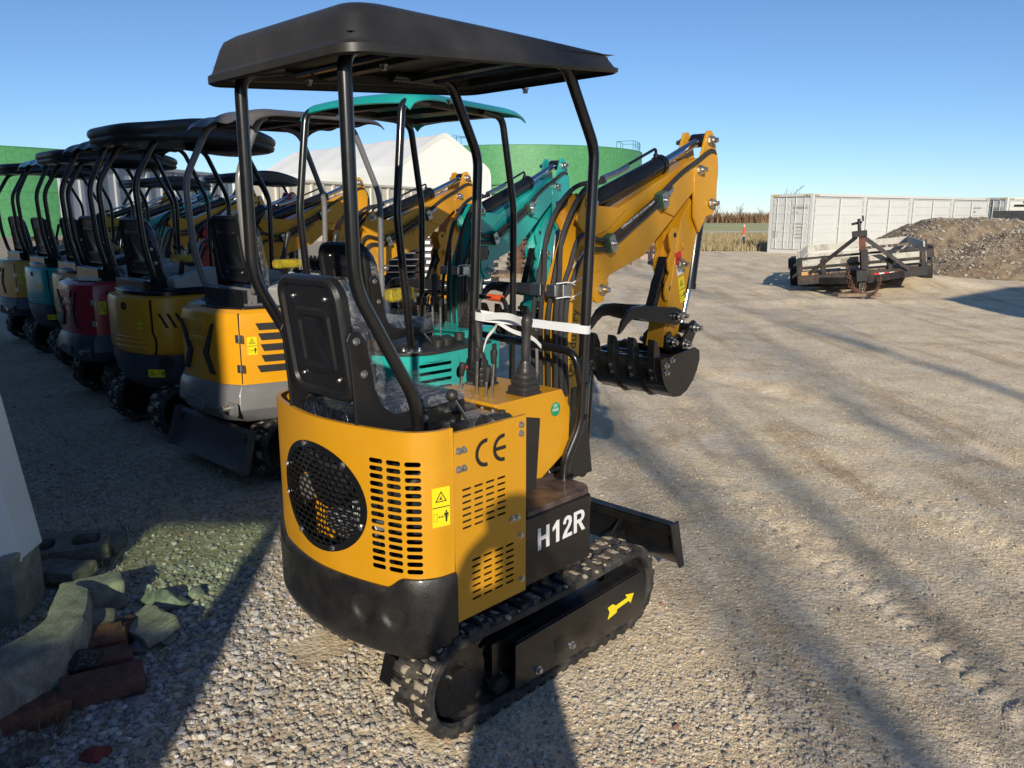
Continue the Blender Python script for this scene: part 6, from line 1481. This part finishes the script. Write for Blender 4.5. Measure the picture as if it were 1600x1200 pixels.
# ------------------------------------------------------------------ containers
CONTW = paint('container_white', (.60, .61, .59), .5, .1, .15, dustc=(.5, .46, .38), var=.05, scale=2.); CGREY = paint('container_print', (.35, .36, .36), .6, 0, .1); CBLK = INK
def container(x, y, rz, ln, wd, h, label, nd=4, end=True):
    """local x along the long side, y into the body (away from the long face)"""
    t = thing('shipping_container', label, 'container', (x, y, 0), rz, 'white shipping containers'); b = MB()
    b.box((ln/2, wd/2, h/2+.05), (ln-.16, wd-.16, h-.2)); 
    b.build('box', CONTW, t); b = MB()
    for px in (.07, ln-.07):
        for py in (.07, wd-.07): b.box((px, py, h/2), (.14, .14, h))
    for py in (.06, wd-.06): b.box((ln/2, py, h-.06), (ln-.28, .12, .12)); b.box((ln/2, py, .08), (ln-.28, .12, .16))
    for px in (.06, ln-.06): b.box((px, wd/2, h-.06), (.12, wd-.28, .12)); b.box((px, wd/2, .08), (.12, wd-.28, .16))
    for k in range(1, nd): b.box((ln*k/nd, .05, h/2), (.22, .10, h-.2))
    n = 60
    for k in range(n): b.box((.2+(ln-.4)*k/(n-1), wd/2, h-.035), (.09, wd-.2, .05))
    b.build('corner_frame', CONTW, t, bevel=.01)
    sw = ln/nd
    for k in range(nd):
        for s in (0, 1):
            x0 = k*sw+.2+s*(sw-.4)/2; w_ = (sw-.4)/2-.04; xc = x0+w_/2+.02
            b = MB(); b.box((xc, .035, h/2+.02), (w_, .05, h-.46))
            for j in range(5): b.box((xc, .006, .42+j*(h-.7)/5+.2), (w_-.24, .03, .16))
            d = b.build('door', CONTW, t, bevel=.012)
            b = MB(); zc_ = h/2+.02; hh_ = h-.46
            for sx_ in (-1, 1): b.box((xc+sx_*(w_/2+.012), .03, zc_), (.03, .05, hh_+.05)); b.box((xc, .03, zc_+sx_*(hh_/2+.012)), (w_, .05, .03))
            b.build('gasket', CGREY, d)
            b = MB()
            for o_ in ((-.06,) if s == 0 else (.06,)): b.cyl((xc-(w_/2)*(1 if s else -1)*1+o_*(-1 if s else 1)*-1, -.03, .25), (xc-(w_/2)*(1 if s else -1)+o_*(-1 if s else 1)*-1, -.03, h-.2), .022, seg=8)
            b.box((xc-(w_/2-.06)*(1 if s else -1), -.03, h*.45), (.07, .03, .14)); b.build('lock_bar', CONTW, d)
        b = MB(); 
        for j in range(7): b.cyl((k*sw+.2, .0, .5+j*.32), (k*sw+.2, .0, .58+j*.32), .02, seg=8); b.cyl(((k+1)*sw-.2, .0, .5+j*.32), ((k+1)*sw-.2, .0, .58+j*.32), .02, seg=8)
        b.build('hinge', CONTW, t)
    if end:
        for s in (0, 1):
            y0 = .16+s*(wd-.32)/2; w_ = (wd-.32)/2-.03; yc = y0+w_/2+.01; b = MB(); b.box((.035, yc, h/2), (.05, w_, h-.36))
            for j in range(5): b.box((.008, yc, .40+j*(h-.62)/5+.2), (.03, w_-.10, .14))
            d = b.build('end_door', CONTW, t, bevel=.012); b = MB()
            for o_ in (-.25, .2): b.cyl((-.03, yc+o_, .2), (-.03, yc+o_, h-.15), .02, seg=8); b.box((-.035, yc+o_, h*.45), (.03, .07, .12))
            b.build('lock_bar', CONTW, d)
    b = MB()
    def marks(ax, x0, z0, rows):
        for r_, (wd_, hh) in enumerate(rows):
            xx = x0
            for c in range(wd_):
                if c == 4: xx += .05
                p = (xx+c*.075, -.012, z0-r_*.22) if ax == 'x' else (-.012, xx-c*.075, z0-r_*.22)
                b.box(p, (.05, .004, .10) if ax == 'x' else (.004, .05, .10))
    marks('x', ln-sw*.42, h-.55, ((11, 1), (4, 1))); marks('y', .98, h-.62, ((11, 1), (4, 1)))
    for r_ in range(5): 
        for c in range(5): b.box((-.012, .85-c*.09, h-1.35-r_*.16), (.004, .06, .05))
    b.build('stencil_print', CGREY, t, smooth=False)
    b = MB()
    for px in (.18, .30, .42, ln-.42, ln-.3, ln-.18): b.box((px, -.003, h-.07), (.07, .01, .07), rotm(y=.5))
    for py in (.2, .32, .44, wd-.44, wd-.32, wd-.2): b.box((-.003, py, h-.07), (.01, .07, .07), rotm(x=.5))
    b.build('hazard_stripe', rust_mat('hazard', (.02, .02, .02), (.75, .5, .03), 12., .6, .5, .0), t)
    b = MB(); b.box((ln-.55, -.012, h*.62), (.12, .005, .22)); b.build('notice', STICK, t); b = MB(); b.box((-.012, 1.9, h*.32), (.005, .22, .34)); b.build('data_plate', CGREY, t)
    return t
container(13.68, 36.9, math.atan2(.585, .811), 17.2, 2.30, 2.72, 'long white shipping container with four pairs of side doors behind the trailer')
container(28.2, 46.2, math.atan2(.30, .95), 12.2, 2.4, 2.75, 'second white container at the right edge behind the gravel heaps', 3, True)
t = thing('crate_stack', 'dark ribbed stack at the right edge before the second container', 'crate stack', (27.0, 42, 0), .5); b = MB(); b.box((1.2, 1, 1.0), (2.6, 2.0, 2.0)); b.build('body', paint('dark_crate', (.05, .055, .06), .5, .1, .2), t)
for k in range(6): b = MB(); b.box((.05+k*.46, -.04, 1.15), (.12, .08, 2.5)); b.build('rib', paint('crate_rib', (.03, .032, .036), .5, .1, .2), t)
b = MB(); b.box((1.2, .4, 2.25), (2.7, 1.0, .12)); b.box((1.2, .4, 2.42), (2.5, .2, .1)); b.build('top_rail', PLAS, t)
# ------------------------------------------------------------------ gravel heaps
def heap(name, label, cx, cy, rx, ry, h, seedv, mat):
    def hz(x, y):
        d = math.hypot((x-cx)/rx, (y-cy)/ry); d += .10*fbm(x, y, .5, 4, seedv)
        if d >= 1.05: return -.1
        k = max(0, 1-d); z = h*min(1, (k*1.55)**.9 if k < .45 else 1-.35*(1-k)**2 if False else (k*1.55)**.9)
        return min(z, h*(1-.18*d*d)) + .09*fbm(x, y, 1.2, 6, seedv) + .03*fbm(x, y, 7., 4, seedv)
    n = 110; vs = []; fs = []
    for i in range(n+1):
        for j in range(n+1): x, y = cx-rx*1.15+2.3*rx*i/n, cy-ry*1.15+2.3*ry*j/n; vs.append((x, y, hz(x, y)))
    for i in range(n):
        for j in range(n):
            q = (i*(n+1)+j, (i+1)*(n+1)+j, (i+1)*(n+1)+j+1, i*(n+1)+j+1)
            if max(vs[k][2] for k in q) > -.05: fs.append(q)
    me = bpy.data.meshes.new(name); me.from_pydata(vs, [], fs); me.materials.append(mat); me.polygons.foreach_set('use_smooth', [True]*len(me.polygons))
    o = bpy.data.objects.new(name, me); col.objects.link(o); tag(o, label, 'gravel heap'); return hz
HEAPM = rust_mat('heap_dirt', (.15, .105, .068), (.33, .255, .17), 3.2, .95, .5, .9)
h1 = heap('gravel_heap', 'tall brown gravel heap in front of the long container', 14.9, 26.5, 3.9, 3.6, 1.62, 1., HEAPM); h2 = heap('gravel_heap', 'lower stony gravel heap at the right edge', 16.2, 23.8, 4.3, 2.6, 1.30, 5., HEAPM)
sp = []; rd = random.Random(9)
for k in range(9000):
    if k % 2: x, y = rd.uniform(9.8, 18), rd.uniform(22.7, 27)
    else: x, y = rd.uniform(9.5, 19), rd.uniform(20.4, 25)
    z = max(h1(x, y), h2(x, y))
    if z > 0: k2 = rd.uniform(.2, .5); sp.append((x, y, rd.uniform(.012, .035)*(1+1.8*rd.random()**6), (k2, k2*.88, k2*.72)))
scatter('heap_stones', sp, hfun=lambda x, y: max(h1(x, y), h2(x, y))-.01)
# ------------------------------------------------------------------ trailer
TRB = rust_mat('trailer_black', (.02, .02, .022), (.12, .07, .045), 3., .6, .62); TRW = rust_mat('trailer_white_board', (.36, .33, .28), (.62, .60, .53), 4., .8, .42)
tr = thing('utility_trailer', 'old flat trailer with worn white side boards standing on its front jack', 'trailer', (7.72, 17.6, .30), math.atan2(-.93, -.38))
tr.rotation_euler = (R(6.6), 0, math.atan2(-.93, -.38))
W2 = 1.29
b = MB()
for x in (-.05, -1.6, -3.1, -4.6): b.box((x, 0, .10), (.12, 2*W2, .18))
for s in (-1, 1): b.box((-2.35, s*(W2-.06), .14), (4.7, .10, .16)); b.bar((-.05, s*.9, .08), (1.15, s*.08, .10), .09, .14)
b.box((0.02, 0, .12), (.12, 2*W2+.04, .20)); b.build('chassis', TRB, tr, bevel=.008)
b = MB(); 
for k in range(13): b.box((-2.35, -W2+.12+k*.205, .235), (4.6, .19, .035))
b.build('deck_boards', WOODG, tr, bevel=.004)
for s in (-1, 1):
    for z in (.42, .66): b = MB(); b.box((-2.3, s*(W2-.03), z), (4.6, .035, .17)); b.build('side_board', TRW, tr, bevel=.004)
    b = MB()
    for x in (-.06, -1.2, -2.4, -3.5, -4.55): b.box((x, s*(W2+.01), .48), (.07, .045, .60))
    b.build('stake', TRW if s < 0 else TRB, tr)
for z in (.42, .66): b = MB(); b.box((-4.62, 0, z), (.035, 2*W2-.1, .17)); b.build('tail_board', TRW, tr)
b = MB(); b.box((.03, 0, .40), (.05, 2*W2, .05)); b.box((.03, 0, .60), (.05, 2*W2-.1, .05))
for y in (-W2+.05, -.75, .6, W2-.05): b.box((.03, y, .38), (.06, .09, .5))
b.build('front_rail', TRB, tr, bevel=.006)
b = MB(); b.box((-.02, .45, .42), (.03, 1.7, .24)); b.box((-.02, -.55, .44), (.03, 1.5, .22)); b.build('head_board', TRW, tr, bevel=.004)
b = MB(); b.bar((.10, .95, .18), (.35, .06, .98), .05, .08); b.bar((.10, -1.05, .26), (.35, -.06, .98), .05, .08); b.build('brace', TRB, tr)
b = MB(); b.box((.35, .05, .62), (.12, .13, .80)); b.build('jack_post', rust_mat('red_rust', (.10, .035, .025), (.19, .075, .05), 6., .8), tr, bevel=.01)
b = MB(); b.box((.35, 0, 1.04), (.20, .30, .13)); b.cyl((.35, 0, 1.10), (.35, 0, 1.36), .035, seg=10); b.bar((.2, .05, 1.28), (.42, -.14, 1.26), .04, .05); b.cyl((.38, .08, 1.3), (.38, .08, 1.42), .02, seg=8); b.box((.52, .08, .45), (.14, .14, .5)); b.box((.9, 0, .22), (.55, .18, .16)); b.box((1.2, 0, .20), (.22, .2, .22)); b.build('hitch', TRB, tr, bevel=.008)
b = MB(); b.cyl((1.0, 0, -.38), (1.0, 0, .3), .055, seg=10); b.build('jack_leg', ZINC, tr)
def chain(pts, r=.012):
    b = MB(); P = spline(pts, 6); 
    for i in range(0, len(P)-1):
        p, q = P[i], P[i+1]; d = (q-p).normalized(); up = V((1, 0, 0)) if i % 2 else V((0, 1, 0)); u = d.cross(up).normalized(); c = (p+q)/2; l = (q-p).length*.75
        b.tube([c+d*l*math.cos(t)+u*.03*math.sin(t) for t in (k*math.pi/4 for k in range(9))], r, 5)
    return b.build('safety_chain', RUST, tr)
chain([(1.15, .35, .15), (1.2, .30, -.08), (1.2, .12, -.22), (1.2, -.10, -.12), (1.2, -.22, .12), (1.15, -.28, .45)]); chain([(1.1, .1, .2), (1.2, .0, -.15), (1.2, -.2, -.05), (1.1, -.3, .25)])
b = MB()
for k in range(5):
    if k % 2 == 0: b.box((.085, -.0+.32+k*.10, .12), (.006, .10, .07))
b.build('red_reflector', STICKR, tr); b = MB(); b.box((.085,   .42, .12), (.006, .10, .07)); b.box((.085,  .62, .12), (.006, .10, .07)); b.build('white_reflector', WHITE, tr)
b = MB(); b.box((.086, -W2+.2, .27), (.006, .26, .08)); b.build('maker_plate', paint('plate_orange', (.6, .35, .15), .5, 0, .2), tr)
TYRE = paint('tyre_rubber', (.022, .022, .023), .75, 0, .6, dustc=(.2, .17, .13), bump=.05)
for s in (-1, 1):
    for x in (-2.1, -2.95):
        t_ = thing_ = None; b = MB(); cy = s*(W2+.17); b.lathe((x, cy-.12, .08), (0, 1, 0), [(0, .20), (0, .33), (.02, .37), (.22, .37), (.24, .33), (.24, .20)], 36)
        w_ = b.build('wheel', TYRE, tr, 40); b = MB(); b.lathe((x, cy+s*.05, .08), (0, s, 0), [(0, .20), (.05, .20), (.02, .17), (.03, .07), (.06, .06), (.06, 0)], 24); b.build('rim', TRW, w_)
    b = MB(); b.prism([(-1.62, .30), (-1.70, .50), (-1.80, .55), (-3.25, .55), (-3.38, .48), (-3.45, .30), (-3.43, .30), (-3.36, .45), (-3.24, .52), (-1.82, .52), (-1.73, .48), (-1.65, .30)], 'y', s*(W2+.17)-.14, s*(W2+.17)+.14); b.build('mudguard', TRB, tr)
b = MB(); b.box((7.20, 16.55, .10), (.95, .26, .07), rotm(z=.1)); tag(b.build('wooden_plank', WOODG, bevel=.01), 'short plank under the trailer jack', 'plank')
# ------------------------------------------------------------------ what stands behind the photographer and throws the shadows, plus an added wall that cuts sky light
GL, nt, out = nodes_of('tinted_glass'); t_ = N(nt, 'BsdfTransparent'); t_.inputs[0].default_value = (.80, .90, .72, 1); g_ = N(nt, 'BsdfGlossy', Roughness=.05); mx = N(nt, 'MixShader'); mx.inputs[0].default_value = .08; L(nt, t_, 0, mx, 1); L(nt, g_, 0, mx, 2); L(nt, mx, 0, out, 'Surface')
BW = paint('shade_wall_grey', (.13, .13, .14), .7, 0, .2, var=.06, scale=1.)  # dark so the unseen wall bounces little light
o_ = thing('shade_wall', 'tall dark grey wall out of frame with a tinted window and an added light-blocking side wall', 'wall', (0, -2.0, 0))
b = MB()
wx0, wx1, wz0, wz1 = -1.84, -1.21, 1.95, 2.40
b.box(((wx0-14)/2, 0, 1.5), (14+wx0, .14, 3.0)); b.box(((wx0+wx1)/2, 0, wz0/2), (wx1-wx0, .14, wz0)); b.box(((wx0+wx1)/2, 0, (wz1+3.05)/2), (wx1-wx0, .14, 3.05-wz1)); b.prism([(wx1, 0), (-.90, 0), (-1.0, 1.76), (-1.14, 2.45), (-1.18, 3.05), (wx1, 3.05)], 'y', -.07, .07)
b.box((-7.83, 0, 6.0), (12.36, .14, 5.9)); b.box((-9.2, 5.6, 4.4), (.2, 11, 8.8))  # long side wall is added, out of view, to cut sky light from the left
b.build('wall', BW, o_); b = MB(); b.box(((wx0+wx1)/2, 0, (wz0+wz1)/2), (wx1-wx0, .012, wz1-wz0)); wn = b.build('window', GL, o_)
b = MB(); b.box(((wx0+wx1)/2, -.04, wz0+.012), (wx1-wx0, .05, .025)); b.build('sill', WHITE, wn)
s_ = thing('metal_shed', 'corrugated metal shed out of frame to the right', 'shed', (9.3, 0, 0)); b = MB(); b.prism([(0, 0), (8, 0), (8, 6.6), (0, 4.0)], 'y', .1, 5.4); b.build('wall', GWALL, s_); b = MB(); b.prism([(-.25, 3.95), (8.2, 6.7), (8.2, 6.8), (-.25, 4.07)], 'y', -.2, 5.7); b.build('roof', GREY, s_); b = MB(); b.box((3, .06, 1.3), (2.2, .06, 2.6)); b.build('door', WHITE, s_)
for k, (x, y, h, l, dp_) in enumerate(((3.3, -17, 18, 'bare tree standing behind the photographer on the right', 4), (2.6, -15, 12.5, 'smaller bare tree nearest behind the photographer', 2), (6.0, -18, 16, 'bare tree farthest to the right behind the photographer', 4))): bare_tree('bare_tree', x, y, h, 20+k, l, .36, .010, dp_, 'bare trees behind the photographer', .0066, .62)
for x, y, l in ((17.6, -9, 'utility pole left of two behind the shed'), (19.6, -9, 'utility pole right of two behind the shed')):
    t_ = thing('utility_pole', l, 'pole', (x, y, 0)); b = MB(); b.cyl((0, 0, 0), (0, 0, 15), .17, .12, 12); b.build('shaft', WOODG, t_); b = MB(); b.box((0, 0, 14.2), (2.2, .12, .14)); b.build('crossarm', WOODG, t_)
# photographer
def person():
    t = thing('person', 'person in dark jacket and jeans holding up a phone at the camera position', 'person', (.10, -.36, 0))
    J = {'pel': (0, 0, .98, .15), 'wai': (0, 0, 1.15, .14), 'che': (0, 0, 1.38, .165), 'nek': (0, .01, 1.56, .065), 'hd0': (0, .03, 1.64, .075), 'hd1': (0, .03, 1.76, .098), 'hd2': (0, .02, 1.84, .075),
         'lh': (-.11, 0, .93, .105), 'lk': (-.13, .02, .52, .068), 'la': (-.14, -.02, .10, .045), 'lt': (-.16, .13, .04, .042), 'rh': (.11, 0, .93, .105), 'rk': (.14, .01, .52, .068), 'ra': (.16, -.02, .10, .045), 'rt': (.18, .13, .04, .042),
         'ls': (-.20, 0, 1.50, .068), 'le': (-.27, .13, 1.28, .05), 'lw': (-.17, .25, 1.56, .032), 'lp': (-.13, .28, 1.62, .030), 'rs': (.20, 0, 1.50, .068), 're': (.26, .16, 1.28, .05), 'rw': (.10, .27, 1.54, .032), 'rp': (.04, .29, 1.60, .030)}
    E_ = [('pel', 'wai'), ('wai', 'che'), ('che', 'nek'), ('nek', 'hd0'), ('hd0', 'hd1'), ('hd1', 'hd2'), ('pel', 'lh'), ('lh', 'lk'), ('lk', 'la'), ('la', 'lt'), ('pel', 'rh'), ('rh', 'rk'), ('rk', 'ra'), ('ra', 'rt'), ('che', 'ls'), ('ls', 'le'), ('le', 'lw'), ('lw', 'lp'), ('che', 'rs'), ('rs', 're'), ('re', 'rw'), ('rw', 'rp')]
    for side, pp, dx in (('l', 'lp', -1), ('r', 'rp', 1)):
        p = V(J[pp][:3])
        for f in range(4):
            a = p+V((dx*-.012, -.005, .02-f*.018)); J[side+'f%d' % f] = (a.x, a.y+.02, a.z, .0095); J[side+'g%d' % f] = (a.x-dx*.035, a.y+.022, a.z+.004, .0085); J[side+'h%d' % f] = (a.x-dx*.06, a.y+.005, a.z+.006, .0075)
            E_ += [(pp, side+'f%d' % f), (side+'f%d' % f, side+'g%d' % f), (side+'g%d' % f, side+'h%d' % f)]
        J[side+'th'] = (p.x-dx*.03, p.y-.03, p.z+.01, .01); E_.append((pp, side+'th'))
    nm = list(J); me = bpy.data.meshes.new('body'); me.from_pydata([J[k][:3] for k in nm], [(nm.index(a), nm.index(b_)) for a, b_ in E_], [])
    o = bpy.data.objects.new('body', me); col.objects.link(o); m1 = o.modifiers.new('skin', 'SKIN'); m1.use_smooth_shade = True; m2 = o.modifiers.new('sub', 'SUBSURF'); m2.levels = 2; m2.render_levels = 2
    for i, k in enumerate(nm): me.skin_vertices[0].data[i].radius = (J[k][3], J[k][3])
    me.skin_vertices[0].data[0].use_root = True
    dg = bpy.context.evaluated_depsgraph_get(); dg.update(); m3 = bpy.data.meshes.new_from_object(o.evaluated_get(dg)); bpy.data.objects.remove(o)
    SK = paint('skin', (.45, .27, .19), .5, 0, 0, var=.05); JK = paint('jacket', (.02, .025, .04), .8, 0, .1); JN = paint('jeans', (.04, .06, .12), .85, 0, .1); SH = paint('shoe', (.03, .03, .03), .6, 0, .2); m3.materials.clear(); [m3.materials.append(m) for m in (SK, JK, JN, SH)]
    for p in m3.polygons:
        c = p.center; p.material_index = 3 if c.z < .10 else 2 if c.z < .99 else 1 if (c.z < 1.56 and c.y < .24) else 0
        p.use_smooth = True
    o = bpy.data.objects.new('body', m3); col.objects.link(o); o.parent = t
    b = MB(); b.ball((0, .0, 1.80), .108, 20, 12, (1, 1.05, .85)); b.build('hair', paint('hair', (.05, .035, .025), .6, 0, 0), t)
    b = MB(); b.ball((0, .125, 1.735), .018, 10, 6, (.8, 1, 1.3)); b.build('nose', SK, t)
    for s in (-1, 1): b = MB(); b.ball((s*.035, .112, 1.765), .013, 10, 6); b.build('eye', WHITE, t); b = MB(); b.ball((s*.100, .02, 1.745), .026, 10, 6, (.35, .7, 1.2)); b.build('ear', SK, t)
    b = MB(); b.box((0, .118, 1.69), (.045, .012, .010)); b.build('mouth', ROCKR, t)
    b = MB(); b.box((.055, -.045, 1.68), (.155, .009, .075)); tag(b.build('phone', INK, None, bevel=.004), 'black phone held up sideways by the photographer', 'phone')
person()
# ------------------------------------------------------------------ camera, light, sky
cam = bpy.data.cameras.new('camera'); co = bpy.data.objects.new('camera', cam); col.objects.link(co)
co.location = (0, 0, 1.7); co.rotation_euler = (math.pi/2-.2088, 0, 0)
cam.sensor_fit = 'HORIZONTAL'; cam.sensor_width = 36; cam.lens = 36*1236/1600; cam.clip_end = 5000; cam.clip_start = .05
sc.camera = co
w = bpy.data.worlds.new('World'); sc.world = w; w.use_nodes = True; nt = w.node_tree; nt.nodes.clear()
EL, AZ = 21., -1.5      # sun height; shadows run slightly left of the view
sky = nt.nodes.new('ShaderNodeTexSky'); sky.sky_type = 'NISHITA'; sky.sun_disc = False
sky.sun_elevation = R(EL); sky.sun_rotation = R(180-1.5); sky.altitude = 200; sky.air_density = .8; sky.dust_density = .05; sky.ozone_density = 5.
bg = nt.nodes.new('ShaderNodeBackground'); bg.inputs['Strength'].default_value = .12
wo = nt.nodes.new('ShaderNodeOutputWorld'); nt.links.new(sky.outputs[0], bg.inputs[0]); nt.links.new(bg.outputs[0], wo.inputs[0])
sun = bpy.data.lights.new('sun', 'SUN'); sun.energy = 5.; sun.angle = R(.7); sun.color = (1, .90, .74)
so = bpy.data.objects.new('sun', sun); col.objects.link(so)
d = V((math.sin(R(AZ)), math.cos(R(AZ)), -math.tan(R(EL)))).normalized()
so.rotation_euler = d.to_track_quat('-Z', 'Y').to_euler()
sc.view_settings.view_transform = 'Standard'; sc.view_settings.look = 'None'; sc.view_settings.exposure = 0
try:
    sc.cycles.max_bounces = 8; sc.cycles.transparent_max_bounces = 16; sc.cycles.use_denoising = True
except Exception: pass
